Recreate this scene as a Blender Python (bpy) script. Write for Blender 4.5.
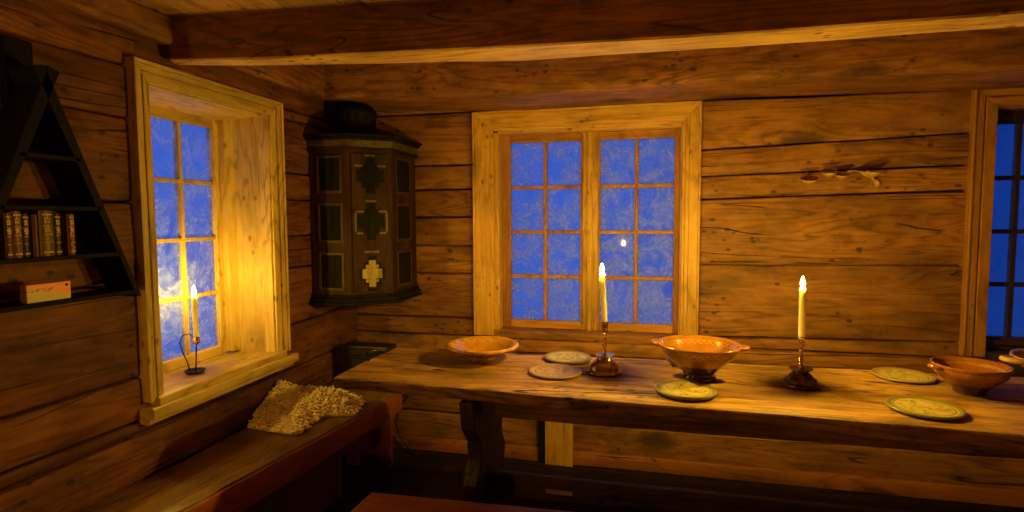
import bpy, math, random
from mathutils import Vector, Matrix, noise

S = bpy.context.scene
for o in list(bpy.data.objects):
    bpy.data.objects.remove(o)

# ------------------------------------------------------------------ camera, world, light, exposure
# camera 1.30 m above the floor, turned 13.3 degrees left, tipped 3.9 degrees down
YAW, PITCH, ROLL, FPX = -0.2326, 0.0684, -0.0052, 560.0
cy, sy, cp, sp, cr, sr = (math.cos(YAW), math.sin(YAW), math.cos(PITCH), math.sin(PITCH), math.cos(ROLL), math.sin(ROLL))
F = Vector((sy * cp, cy * cp, -sp)); R0 = Vector((cy, -sy, 0)); U0 = R0.cross(F)
RR = R0 * cr + U0 * sr; UU = -R0 * sr + U0 * cr
cam = bpy.data.objects.new('camera', bpy.data.cameras.new('camera'))
S.collection.objects.link(cam)
cam.matrix_world = Matrix(((RR.x, UU.x, -F.x, 0), (RR.y, UU.y, -F.y, 0), (RR.z, UU.z, -F.z, 1.30), (0, 0, 0, 1)))
cam.data.sensor_width = 36.0
cam.data.lens = FPX / 1024 * 36
cam.data.clip_start = 0.02
S.camera = cam

S.view_settings.view_transform = 'Standard'
S.view_settings.look = 'None'
S.view_settings.gamma = 1
S.view_settings.use_curve_mapping = False
S.view_settings.exposure = 0.0

FLAME = 8000.0           # candle flame radiance
FILL_W = 11.0            # power of the added fill light left of the camera
W = bpy.data.worlds.new('dusk'); S.world = W; W.use_nodes = True
wn = W.node_tree; bg = wn.nodes['Background']
_tc = wn.nodes.new('ShaderNodeTexCoord'); _sx = wn.nodes.new('ShaderNodeSeparateXYZ')
_rp = wn.nodes.new('ShaderNodeValToRGB')
_mr = wn.nodes.new('ShaderNodeMapRange'); _mr.inputs['From Min'].default_value = -1.0
wn.links.new(_tc.outputs['Generated'], _sx.inputs[0]); wn.links.new(_sx.outputs[0], _mr.inputs['Value']); wn.links.new(_mr.outputs[0], _rp.inputs[0])
# the last evening light stands in the west (-x), the east is already dark
_rp.color_ramp.elements[0].position = 0.45; _rp.color_ramp.elements[0].color = (0.036, 0.118, 0.60, 1)
_rp.color_ramp.elements[1].position = 0.70; _rp.color_ramp.elements[1].color = (0.004, 0.034, 0.24, 1)
wn.links.new(_rp.outputs[0], bg.inputs[0]); bg.inputs[1].default_value = 1.0

def lamp(name, loc, watts, size, col):
    d = bpy.data.lights.new(name, 'POINT'); d.energy = watts; d.shadow_soft_size = size; d.color = col
    o = bpy.data.objects.new(name, d); o.location = loc; S.collection.objects.link(o); return o
lamp('left_fill', (-1.50, 0.18, 1.0), FILL_W, 0.03, (1.0, 0.48, 0.045))  # added unseen fill light, has no lamp in the room
lamp('low_warm_fill', (0.75, -1.20, 0.50), 25.0, 0.06, (1.0, 0.40, 0.045))  # added unseen warm fill, low behind the camera

# ------------------------------------------------------------------ mesh builder
class MB:
    def __init__(s): s.v = []; s.f = []; s.sd = []; s.sm = []; s.mi = []; s.m = 0; s.seed = 0.0
    def add(s, vs, fs, smooth=False, seed=None):
        k = len(s.v); s.v += [Vector(p) for p in vs]
        for f in fs:
            s.f.append([i + k for i in f]); s.sd.append(s.seed if seed is None else seed); s.sm.append(smooth); s.mi.append(s.m)
    def hexa(s, p, **k):   # p: 4 bottom then 4 top, both counter-clockwise
        s.add(p, [(3, 2, 1, 0), (4, 5, 6, 7), (0, 1, 5, 4), (1, 2, 6, 5), (2, 3, 7, 6), (3, 0, 4, 7)], **k)
    def box(s, a, b, **k):
        (x0, y0, z0), (x1, y1, z1) = a, b
        s.hexa([(x0, y0, z0), (x1, y0, z0), (x1, y1, z0), (x0, y1, z0), (x0, y0, z1), (x1, y0, z1), (x1, y1, z1), (x0, y1, z1)], **k)
    def prism(s, poly, off, **k):   # poly: 3-D points in a plane, off: extrusion vector
        n = len(poly); off = Vector(off); a = [Vector(p) for p in poly]
        s.add(a + [p + off for p in a], [tuple(range(n))[::-1], tuple(range(n, 2 * n))] + [(i, (i + 1) % n, n + (i + 1) % n, n + i) for i in range(n)], **k)
    def lathe(s, prof, c=(0, 0, 0), seg=48, M=None, wob=0.0, **k):
        vs = []; fs = []; c = Vector(c); n = len(prof)
        for i, (r, z) in enumerate(prof):
            for j in range(seg):
                a = 2 * math.pi * j / seg
                rr = r * (1 + wob * noise.noise(Vector((math.cos(a) * 1.5, math.sin(a) * 1.5, z * 9 + c.x))))
                p = Vector((rr * math.cos(a), rr * math.sin(a), z))
                vs.append(c + (M @ p if M else p))
        for i in range(n - 1):
            for j in range(seg):
                a, b = i * seg + j, i * seg + (j + 1) % seg
                fs.append((a, b, b + seg, a + seg))
        if prof[0][0] > 1e-6: fs.append(tuple(range(seg))[::-1])
        if prof[-1][0] > 1e-6: fs.append(tuple(range((n - 1) * seg, n * seg)))
        k.setdefault('smooth', True); s.add(vs, fs, **k)
    def tube(s, pts, r, seg=10, **k):
        pts = [Vector(p) for p in pts]; vs = []; fs = []; n = len(pts)
        rs = r if isinstance(r, (list, tuple)) else [r] * n
        t0 = (pts[1] - pts[0]).normalized(); u = t0.orthogonal().normalized()
        for i, p in enumerate(pts):
            t = (pts[min(i + 1, n - 1)] - pts[max(i - 1, 0)]).normalized()
            u = (u - t * u.dot(t)).normalized(); w = t.cross(u)
            for j in range(seg):
                a = 2 * math.pi * j / seg; vs.append(p + (u * math.cos(a) + w * math.sin(a)) * rs[i])
        for i in range(n - 1):
            for j in range(seg):
                a, b = i * seg + j, i * seg + (j + 1) % seg; fs.append((a, b, b + seg, a + seg))
        fs += [tuple(range(seg))[::-1], tuple(range((n - 1) * seg, n * seg))]
        k.setdefault('smooth', True); s.add(vs, fs, **k)
    def timber(s, A, B, r=0.008, rough=0.003, step=0.06, seed=None, freq=3.0, belly=0.0):
        """hand-worked timber: A and B are the four corners (in order) of its two end sections"""
        A = [Vector(p) for p in A]; B = [Vector(p) for p in B]
        L = (sum(B, Vector()) / 4 - sum(A, Vector()) / 4).length
        n = max(2, int(L / step) + 1); sd = random.random() * 50 if seed is None else seed
        cnt = [max(1, min(6, int((A[(i + 1) % 4] - A[i]).length / 0.045))) for i in range(4)]
        def section(c):
            out = []
            for i in range(4):
                p, q, o = c[i], c[(i + 1) % 4], c[i - 1]
                e1 = (q - p); e0 = (o - p); l1, l0 = e1.length, e0.length
                rr = min(r, 0.4 * min(l0, l1)); e1 = e1 / max(l1, 1e-6); e0 = e0 / max(l0, 1e-6)
                out += [p + e0 * rr, p + (e0 + e1) * rr * 0.29, p + e1 * rr]
                k = cnt[i]
                for j in range(1, k): 
                    t = j / k; pt = p + e1 * (rr + (l1 - 2 * rr) * t)
                    out.append(pt - e0 * belly * 4 * t * (1 - t))
            return out
        sa, sb = section(A), section(B)
        if len(sa) != len(sb):
            sb = None
        vs = []; fs = []
        for i in range(n):
            t = i / (n - 1); c = [A[k].lerp(B[k], t) for k in range(4)]
            sec = [sa[k].lerp(sb[k], t) for k in range(len(sa))] if sb else section(c)
            if sb is None and len(sec) != len(sa): sec = (sec + [sec[-1]] * len(sa))[:len(sa)]
            ctr = sum(c, Vector()) / 4
            for p in sec:
                q = p * freq + Vector((sd, sd * 2, 0)); d = (p - ctr)
                if d.length > 1e-6: d.normalize()
                e = noise.noise(q) + 0.45 * noise.noise(q * 3.7) + 0.2 * noise.noise(q * 11)
                vs.append(p + d * rough * e)
        m = len(sa)
        for i in range(n - 1):
            for j in range(m):
                a, b = i * m + j, i * m + (j + 1) % m; fs.append((a, b, b + m, a + m))
        s.add(vs, fs, smooth=True, seed=sd)
        s.add([vs[k] for k in range(m)], [tuple(range(m))[::-1]], seed=sd)
        s.add([vs[(n - 1) * m + k] for k in range(m)], [tuple(range(m))], seed=sd)
    def tx(s, x0, x1, y0, y1, z0, z1, **k):    # timber running along X
        s.timber([(x0, y0, z0), (x0, y1, z0), (x0, y1, z1), (x0, y0, z1)], [(x1, y0, z0), (x1, y1, z0), (x1, y1, z1), (x1, y0, z1)], **k)
    def ty(s, x0, x1, y0, y1, z0, z1, **k):    # along Y
        s.timber([(x0, y0, z0), (x1, y0, z0), (x1, y0, z1), (x0, y0, z1)], [(x0, y1, z0), (x1, y1, z0), (x1, y1, z1), (x0, y1, z1)], **k)
    def tz(s, x0, x1, y0, y1, z0, z1, **k):    # along Z
        s.timber([(x0, y0, z0), (x1, y0, z0), (x1, y1, z0), (x0, y1, z0)], [(x0, y0, z1), (x1, y0, z1), (x1, y1, z1), (x0, y1, z1)], **k)
    def build(s, name, mat, parent=None, org=None, bevel=0.0, more=()):
        if org is None: org = parent.get('_w', (0, 0, 0)) if parent else (0, 0, 0)
        org = Vector(org)
        me = bpy.data.meshes.new(name); me.from_pydata([tuple(p - org) for p in s.v], [], s.f)
        me.update()
        import bmesh
        b = bmesh.new(); b.from_mesh(me)
        lay = b.faces.layers.float.new('seed')
        b.faces.ensure_lookup_table()
        for i, f in enumerate(b.faces): f[lay] = s.sd[i]; f.smooth = s.sm[i]; f.material_index = s.mi[i]
        bmesh.ops.recalc_face_normals(b, faces=b.faces)
        b.to_mesh(me); b.free()
        me.materials.append(mat); [me.materials.append(x) for x in more]
        o = bpy.data.objects.new(name, me); S.collection.objects.link(o)
        if parent is not None: o.parent = parent
        else: o.location = org
        if parent is not None and '_w' in parent: pass
        if bevel:
            m = o.modifiers.new('bevel', 'BEVEL'); m.width = bevel; m.segments = 2; m.limit_method = 'ANGLE'; m.harden_normals = False
        return o

def thing(name, label, cat, loc, group=None):
    o = bpy.data.objects.new(name, None); S.collection.objects.link(o)
    o.location = loc; o['_w'] = list(loc); o.empty_display_size = 0.05
    o['label'] = label; o['category'] = cat
    if group: o['group'] = group
    return o
def tag(o, label, cat, group=None):
    o['label'] = label; o['category'] = cat
    if group: o['group'] = group
    return o
def struct(o): o['kind'] = 'structure'; return o
def window_root(name, loc):
    o = bpy.data.objects.new(name, None); S.collection.objects.link(o); o.location = loc; o['_w'] = list(loc)
    o['kind'] = 'structure'; return o

# ------------------------------------------------------------------ materials
class NT:
    def __init__(s, name):
        s.m = bpy.data.materials.new(name); s.m.use_nodes = True; s.t = s.m.node_tree
        s.b = s.t.nodes['Principled BSDF']; s.out = s.t.nodes['Material Output']
    def n(s, ty, **k):
        nd = s.t.nodes.new(ty)
        for a, v in k.items(): setattr(nd, a, v)
        return nd
    def l(s, a, b): s.t.links.new(a, b)
    def inp(s, sock, v):
        if hasattr(v, 'is_output') or isinstance(v, bpy.types.NodeSocket): s.l(v, sock)
        else: sock.default_value = v
    def math(s, op, a, b=0.0, c=None, clamp=False):
        nd = s.n('ShaderNodeMath', operation=op, use_clamp=clamp); s.inp(nd.inputs[0], a); s.inp(nd.inputs[1], b)
        if c is not None: s.inp(nd.inputs[2], c)
        return nd.outputs[0]
    def vmul(s, v, k):
        nd = s.n('ShaderNodeVectorMath', operation='MULTIPLY'); s.l(v, nd.inputs[0]); nd.inputs[1].default_value = k; return nd.outputs[0]
    def vadd(s, a, b):
        nd = s.n('ShaderNodeVectorMath', operation='ADD'); s.l(a, nd.inputs[0]); s.inp(nd.inputs[1], b); return nd.outputs[0]
    def noise(s, v, sc, det=4.0, rough=0.55, dist=0.0):
        nd = s.n('ShaderNodeTexNoise'); s.l(v, nd.inputs['Vector']); nd.inputs['Scale'].default_value = sc
        nd.inputs['Detail'].default_value = det; nd.inputs['Roughness'].default_value = rough; nd.inputs['Distortion'].default_value = dist
        return nd.outputs['Fac']
    def ramp(s, f, stops, interp='LINEAR'):
        nd = s.n('ShaderNodeValToRGB'); s.l(f, nd.inputs[0]); cr = nd.color_ramp; cr.interpolation = interp
        while len(cr.elements) < len(stops): cr.elements.new(0.5)
        for e, (p, c) in zip(cr.elements, stops):
            e.position = p; e.color = (c, c, c, 1) if isinstance(c, (int, float)) else (*c, 1)
        return nd.outputs[0]
    def mix(s, f, a, b, mode='MIX'):
        nd = s.n('ShaderNodeMix', data_type='RGBA', blend_type=mode)
        s.inp(nd.inputs['Factor'], f)
        for k, v in (('A', a), ('B', b)):
            sk = [x for x in nd.inputs if x.name == k and x.type == 'RGBA'][0]
            if isinstance(v, tuple): sk.default_value = (*v, 1)
            else: s.l(v, sk)
        return [x for x in nd.outputs if x.type == 'RGBA'][0]
    def bump(s, h, st=0.4, d=0.004):
        nd = s.n('ShaderNodeBump'); nd.inputs['Strength'].default_value = st; nd.inputs['Distance'].default_value = d
        s.l(h, nd.inputs['Height']); s.l(nd.outputs[0], s.b.inputs['Normal'])

def wood(name, axis, dark, mid, light, rough=0.6, knots=1.0, cracks=1.0, bump=0.6, rings=1.0, contrast=1.0, dirt=0.5, spec=0.5):
    N = NT(name); tc = N.n('ShaderNodeTexCoord'); at = N.n('ShaderNodeAttribute', attribute_name='seed')
    off = N.n('ShaderNodeCombineXYZ'); N.l(N.math('MULTIPLY', at.outputs['Fac'], 3.17), off.inputs[0])
    N.l(N.math('MULTIPLY', at.outputs['Fac'], 1.73), off.inputs[1]); N.l(N.math('MULTIPLY', at.outputs['Fac'], 2.41), off.inputs[2])
    V = N.vadd(tc.outputs['Object'], off.outputs[0])
    def st(k): v = [1, 1, 1]; v[axis] = k; return N.vmul(V, v)
    # knots
    vo = N.n('ShaderNodeTexVoronoi'); N.l(st(0.45), vo.inputs['Vector']); vo.inputs['Scale'].default_value = 4.2
    sel = N.n('ShaderNodeSeparateXYZ'); N.l(vo.outputs['Color'], sel.inputs[0])
    on = N.math('GREATER_THAN', sel.outputs[0], 0.55)
    wob = N.math('MULTIPLY', N.math('SUBTRACT', N.noise(V, 24, 3), 0.5), 0.12)
    kd = N.math('ADD', vo.outputs['Distance'], wob)
    kmask = N.math('MULTIPLY', N.ramp(kd, [(0.0, 1.0), (0.16, 0.8), (0.27, 0.0)]), on)
    kfar = N.math('MULTIPLY', N.ramp(kd, [(0.0, 1.0), (0.6, 0.0)]), on)
    # grain
    low = N.noise(st(0.10), 5.0, 3, 0.5, 0.4)
    bend = N.math('ADD', low, N.math('MULTIPLY', kfar, 0.16))
    ring = N.math('SINE', N.math('MULTIPLY', bend, 95 * rings))
    ring = N.math('MULTIPLY_ADD', ring, 0.5, 0.5)
    fine = N.noise(st(0.06), 110, 6, 0.72)
    med = N.noise(st(0.12), 14, 5, 0.6)
    blot = N.noise(st(0.45), 5.5, 5, 0.6)
    mott = N.noise(st(0.42), 16, 8, 0.68, 0.5)
    g = N.math('ADD', N.math('MULTIPLY', ring, 0.07), N.math('MULTIPLY', fine, 0.36))
    g = N.math('ADD', g, N.math('MULTIPLY', med, 0.22)); g = N.math('ADD', g, N.math('MULTIPLY', mott, 0.45))
    g = N.math('MULTIPLY_ADD', N.math('SUBTRACT', g, 0.51), 3.6 * contrast, 0.5, True)
    col = N.ramp(g, [(0.0, dark), (0.5, mid), (1.0, light)])
    tone = N.math('MULTIPLY_ADD', N.math('FRACT', N.math('MULTIPLY', at.outputs['Fac'], 5.31)), 0.32, 0.80)
    dm = N.ramp(blot, [(0.30, 1 - dirt), (0.58, 1.0)])
    rl = N.math('MULTIPLY', N.ramp(ring, [(0.0, 1.0), (0.22, 0.0)]), N.ramp(N.noise(V, 3.1, 2), [(0.42, 0.0), (0.58, 1.0)]))
    dm = N.math('MULTIPLY', dm, N.math('SUBTRACT', 1.0, N.math('MULTIPLY', rl, 0.32)))
    v2 = N.n('ShaderNodeTexVoronoi'); N.l(st(0.6), v2.inputs['Vector']); v2.inputs['Scale'].default_value = 30
    sp_ = N.math('MULTIPLY', N.ramp(N.math('ADD', v2.outputs['Distance'], N.math('MULTIPLY', wob, 1.5)), [(0.16, 1.0), (0.30, 0.0)]), N.ramp(N.noise(V, 3.7, 3, 0.6), [(0.54, 0.0), (0.60, 1.0)]))
    dm = N.math('MULTIPLY', dm, N.math('SUBTRACT', 1.0, N.math('MULTIPLY', sp_, 0.75 * knots)))
    dm = N.math('MULTIPLY', dm, tone)
    cmb = N.n('ShaderNodeCombineColor'); [N.l(dm, cmb.inputs[i]) for i in range(3)]
    col = N.mix(1.0, col, cmb.outputs[0], 'MULTIPLY')
    col = N.mix(N.math('MULTIPLY', kmask, 0.85 * knots), col, tuple(c * 0.22 for c in dark))
    cr = N.noise(st(0.05), 9, 2, 0.5, 0.6)
    cm = N.ramp(N.math('ABSOLUTE', N.math('SUBTRACT', cr, 0.5)), [(0.0, 1.0), (0.008, 0.0)])
    cm = N.math('MULTIPLY', cm, N.ramp(N.noise(V, 2.3, 2), [(0.48, 0.0), (0.56, 1.0)]))
    col = N.mix(N.math('MULTIPLY', cm, 0.85 * cracks), col, tuple(c * 0.12 for c in dark))
    N.l(col, N.b.inputs['Base Color'])
    N.l(N.math('MULTIPLY_ADD', fine, 0.3, rough - 0.15), N.b.inputs['Roughness'])
    N.b.inputs['Specular IOR Level'].default_value = spec
    h = N.math('ADD', N.math('MULTIPLY', fine, 0.5), N.math('MULTIPLY', med, 0.8))
    h = N.math('SUBTRACT', h, N.math('MULTIPLY', cm, 1.2)); h = N.math('SUBTRACT', h, N.math('MULTIPLY', kmask, 0.3))
    h = N.math('ADD', h, N.math('MULTIPLY', N.noise(V, 40, 4, 0.7), 0.35))
    N.bump(h, bump, 0.006)
    return N.m

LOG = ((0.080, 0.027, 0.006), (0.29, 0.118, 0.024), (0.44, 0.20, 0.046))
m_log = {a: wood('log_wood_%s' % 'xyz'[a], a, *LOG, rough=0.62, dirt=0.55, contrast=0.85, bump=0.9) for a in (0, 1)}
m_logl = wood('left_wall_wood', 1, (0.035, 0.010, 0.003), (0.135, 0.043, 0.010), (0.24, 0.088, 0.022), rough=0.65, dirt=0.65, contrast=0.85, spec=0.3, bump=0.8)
BE = ((0.07, 0.022, 0.006), (0.20, 0.074, 0.018), (0.34, 0.14, 0.038))
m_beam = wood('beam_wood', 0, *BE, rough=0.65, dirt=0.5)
m_under = wood('lit_underside_wood', 0, (0.26, 0.13, 0.03), (0.52, 0.30, 0.08), (0.66, 0.42, 0.13), rough=0.55, dirt=0.4)  # paler copy of the beam wood, candlelight put into the colour
m_plate = wood('plate_wood', 1, *BE, rough=0.65, dirt=0.5)
m_ceil = wood('ceiling_board_wood', 1, (0.16, 0.07, 0.02), (0.34, 0.17, 0.05), (0.45, 0.25, 0.08), rough=0.55, cracks=0.5)
PINE = ((0.34, 0.16, 0.03), (0.60, 0.33, 0.065), (0.74, 0.47, 0.12))
m_pine = {a: wood('pine_trim_%s' % 'xyz'[a], a, *PINE, rough=0.5, knots=0.8, cracks=0.35, bump=0.35, dirt=0.3, contrast=0.7) for a in (0, 1, 2)}
PALE = ((0.32, 0.19, 0.035), (0.58, 0.39, 0.085), (0.70, 0.51, 0.15))
m_pale = {a: wood('painted_trim_%s' % 'xyz'[a], a, *PALE, rough=0.5, knots=0.7, cracks=0.5, bump=0.4, dirt=0.35, contrast=0.8) for a in (0, 1, 2)}
m_sash = {a: wood('sash_wood_%s' % 'xyz'[a], a, (0.20, 0.07, 0.015), (0.42, 0.18, 0.04), (0.55, 0.28, 0.07), rough=0.5, knots=0.5, cracks=0.2, bump=0.3, contrast=0.6, dirt=0.4) for a in (0, 1, 2)}
m_table = wood('table_wood', 0, (0.06, 0.026, 0.007), (0.28, 0.14, 0.028), (0.47, 0.26, 0.06), rough=0.46, bump=1.2, dirt=0.6, cracks=1.4, contrast=1.2, spec=0.3)
m_tedge = wood('table_edge_wood', 0, (0.035, 0.020, 0.005), (0.17, 0.095, 0.020), (0.30, 0.18, 0.04), rough=0.75, bump=1.5, dirt=0.7, contrast=1.3, spec=0.15)
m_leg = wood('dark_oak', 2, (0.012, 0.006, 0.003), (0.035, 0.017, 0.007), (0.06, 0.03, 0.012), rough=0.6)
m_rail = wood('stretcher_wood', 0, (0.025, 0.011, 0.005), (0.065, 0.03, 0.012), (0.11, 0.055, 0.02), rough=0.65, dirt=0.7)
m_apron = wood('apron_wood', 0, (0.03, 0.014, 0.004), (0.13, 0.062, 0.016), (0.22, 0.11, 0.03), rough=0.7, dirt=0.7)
m_base = wood('skirting_paint', 0, (0.22, 0.07, 0.015), (0.40, 0.14, 0.03), (0.52, 0.20, 0.045), rough=0.5, contrast=0.7)
m_red = {a: wood('red_brown_paint_%s' % 'xyz'[a], a, (0.13, 0.028, 0.010), (0.24, 0.055, 0.016), (0.32, 0.085, 0.024), rough=0.42, knots=0.2, cracks=0.5, bump=0.3, contrast=0.6, dirt=0.4) for a in (0, 1, 2)}
m_seat = wood('bench_seat_wood', 1, (0.10, 0.042, 0.012), (0.24, 0.12, 0.032), (0.36, 0.20, 0.055), rough=0.32, knots=0.3, cracks=0.6, bump=0.35, dirt=0.4)
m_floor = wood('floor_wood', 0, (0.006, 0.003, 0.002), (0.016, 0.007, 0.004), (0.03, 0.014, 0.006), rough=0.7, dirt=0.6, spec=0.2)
m_black = wood('black_painted_wood', 2, (0.004, 0.003, 0.002), (0.009, 0.006, 0.004), (0.012, 0.008, 0.005), rough=0.75, knots=0.0, bump=0.3, spec=0.15)
m_cup = wood('cupboard_brown_paint', 2, (0.014, 0.005, 0.0015), (0.036, 0.012, 0.003), (0.060, 0.023, 0.006), rough=0.6, spec=0.2, knots=0.2, cracks=0.5, bump=0.35, dirt=0.6)
m_cupd = wood('cupboard_dark_panel', 2, (0.003, 0.003, 0.001), (0.009, 0.008, 0.003), (0.022, 0.019, 0.007), rough=0.7, spec=0.12, knots=0.0, bump=0.5)
m_cupl = wood('cupboard_worn_gilt', 2, (0.06, 0.045, 0.010), (0.13, 0.10, 0.022), (0.22, 0.17, 0.04), rough=0.5, knots=0.0, dirt=0.7)
m_cupf = wood('cupboard_frame_paint', 2, (0.022, 0.010, 0.003), (0.052, 0.024, 0.007), (0.085, 0.040, 0.011), rough=0.5, knots=0.0)
m_cupg = wood('cupboard_gold_paint', 2, (0.12, 0.09, 0.015), (0.34, 0.26, 0.04), (0.52, 0.42, 0.08), rough=0.5, knots=0.0, bump=0.5, dirt=0.7)
m_cupo = wood('cupboard_olive_paint', 0, (0.03, 0.022, 0.006), (0.10, 0.075, 0.02), (0.18, 0.13, 0.035), rough=0.45, knots=0.0, bump=0.4, dirt=0.7)

def plain(name, col, rough=0.5, metal=0.0, var=0.25, sc=30, bump=0.15, **k):
    N = NT(name); tc = N.n('ShaderNodeTexCoord')
    f = N.noise(tc.outputs['Object'], sc, 5, 0.6)
    c = N.ramp(f, [(0.3, tuple(x * (1 - var) for x in col)), (0.7, tuple(min(1, x * (1 + var)) for x in col))])
    N.l(c, N.b.inputs['Base Color']); N.b.inputs['Roughness'].default_value = rough; N.b.inputs['Metallic'].default_value = metal
    for a, v in k.items(): N.b.inputs[a].default_value = v
    if bump: N.bump(f, bump, 0.002)
    return N.m
m_brass = plain('aged_brass', (0.42, 0.27, 0.11), 0.22, 1.0, 0.3, 25, 0.1)
m_copper = plain('polished_copper', (0.72, 0.44, 0.22), 0.18, 1.0, 0.2, 30, 0.05)
m_bronze = plain('dark_bronze', (0.10, 0.055, 0.025), 0.38, 0.8, 0.4, 40, 0.4)
m_iron = plain('wrought_iron', (0.02, 0.018, 0.016), 0.5, 0.6, 0.3, 60, 0.5)
m_chrome = plain('bright_steel', (0.6, 0.6, 0.6), 0.15, 1.0, 0.05, 20, 0.0)
m_blackp = plain('black_plastic', (0.010, 0.009, 0.009), 0.45, 0.0, 0.2, 40, 0.2)
m_wick = plain('burnt_wick', (0.01, 0.008, 0.006), 0.9)
m_snow = plain('snow', (0.75, 0.8, 0.9), 0.9, 0.0, 0.06, 3, 0.3)
m_spoon = plain('spoon_wood', (0.50, 0.30, 0.08), 0.45, 0.0, 0.25, 40, 0.2)
m_wax = plain('candle_wax', (0.90, 0.76, 0.42), 0.45, 0.0, 0.03, 20, 0.05, **{'Subsurface Weight': 0.9, 'Subsurface Scale': 0.06})
m_wax.node_tree.nodes['Principled BSDF'].inputs['Subsurface Radius'].default_value = (1.0, 0.8, 0.4)

def flame_mat(k=1.0):
    N = NT('candle_flame'); tc = N.n('ShaderNodeTexCoord'); s = N.n('ShaderNodeSeparateXYZ'); N.l(tc.outputs['Generated'], s.inputs[0])
    c = N.ramp(s.outputs[2], [(0.0, (1.0, 0.58, 0.05)), (0.3, (1.0, 0.62, 0.07)), (1.0, (1.0, 0.58, 0.05))])
    e = N.n('ShaderNodeEmission'); N.l(c, e.inputs[0]); e.inputs[1].default_value = FLAME * k
    N.l(e.outputs[0], N.out.inputs[0]); N.t.nodes.remove(N.b); return N.m
m_flame = flame_mat()

def glass_mat(name, seed, frost):
    N = NT(name); tc = N.n('ShaderNodeTexCoord'); N.t.nodes.remove(N.b)
    V = N.vadd(tc.outputs['Object'], (seed, seed * 1.3, seed * 0.7))
    a = N.noise(V, 7.0, 6, 0.6, 1.4); b = N.noise(V, 30, 8, 0.75, 1.6)
    z = N.n('ShaderNodeSeparateXYZ'); N.l(tc.outputs['Object'], z.inputs[0])
    big = N.ramp(N.math('SUBTRACT', a, N.math('MULTIPLY', z.outputs[2], 0.10)), [(0.30, 0.1), (0.44, 0.45), (0.50, 0.95), (0.54, 0.6), (0.68, 1.0)])
    m = N.math('MULTIPLY', big, N.ramp(b, [(0.36, 0.25), (0.56, 1.0)])); m = N.math('MULTIPLY', m, frost)
    # dark meltwater veins
    v = N.noise(V, 15, 5, 0.6, 2.0)
    vm = N.math('MULTIPLY', N.ramp(N.math('ABSOLUTE', N.math('SUBTRACT', v, 0.5)), [(0.0, 1.0), (0.02, 0.0)]), N.ramp(N.noise(V, 4.0, 2), [(0.5, 0.0), (0.6, 0.6)]))
    tr = N.n('ShaderNodeBsdfTransparent'); tl = N.n('ShaderNodeBsdfTranslucent'); df = N.n('ShaderNodeBsdfDiffuse'); gl = N.n('ShaderNodeBsdfGlossy')
    N.l(N.mix(vm, (0.9, 0.95, 1.0), (0.45, 0.5, 0.6)), tr.inputs[0])
    tl.inputs[0].default_value = (1, 1, 1, 1); df.inputs[0].default_value = (0.55, 0.72, 0.98, 1)
    gl.inputs['Roughness'].default_value = 0.03
    fr = N.n('ShaderNodeMixShader'); fr.inputs[0].default_value = 0.20; N.l(tl.outputs[0], fr.inputs[1]); N.l(df.outputs[0], fr.inputs[2])
    mx = N.n('ShaderNodeMixShader'); N.l(m, mx.inputs[0]); N.l(tr.outputs[0], mx.inputs[1]); N.l(fr.outputs[0], mx.inputs[2])
    fn = N.n('ShaderNodeFresnel'); fn.inputs[0].default_value = 1.45
    m2 = N.n('ShaderNodeMixShader'); gm = N.n('ShaderNodeNewGeometry'); N.l(N.math('MULTIPLY', fn.outputs[0], N.math('SUBTRACT', 1.0, gm.outputs['Backfacing'])), m2.inputs[0]); N.l(mx.outputs[0], m2.inputs[1]); N.l(gl.outputs[0], m2.inputs[2])
    N.l(m2.outputs[0], N.out.inputs[0]); return N.m

# ------------------------------------------------------------------ the room
random.seed(11)
XL, YB, ZC, ZR = -1.60, 2.89, 1.975, 2.075        # left wall, back wall, ceiling
XR, YF = 3.3, -2.3
TH = 0.22                              # log wall thickness

def log_run(mb, axis, lo, hi, seams, face, inward):
    """logs one above the other between lo and hi; face = wall plane, inward = -1/+1 towards the room"""
    for (za, za2), (zb, zb2) in zip(seams[:-1], seams[1:]):
        sd = random.random() * 50; g = 0.004
        bulge = 0.001 + random.random() * 0.003
        back = face - inward * TH
        fr = face + inward * 0.0
        y0, y1 = (fr, back) if fr < back else (back, fr)
        if axis == 0:
            A = [(lo, fr, za + g), (lo, back, za + g), (lo, back, zb - g), (lo, fr, zb - g)]
            B = [(hi, fr, za2 + g), (hi, back, za2 + g), (hi, back, zb2 - g), (hi, fr, zb2 - g)]
        else:
            A = [(fr, lo, za + g), (back, lo, za + g), (back, lo, zb - g), (fr, lo, zb - g)]
            B = [(fr, hi, za2 + g), (back, hi, za2 + g), (back, hi, zb2 - g), (fr, hi, zb2 - g)]
        mb.timber(A, B, r=0.007, rough=0.005, step=0.07, seed=sd, belly=bulge)
def sm(*z): return [(v, v) if not isinstance(v, tuple) else v for v in z]

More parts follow.
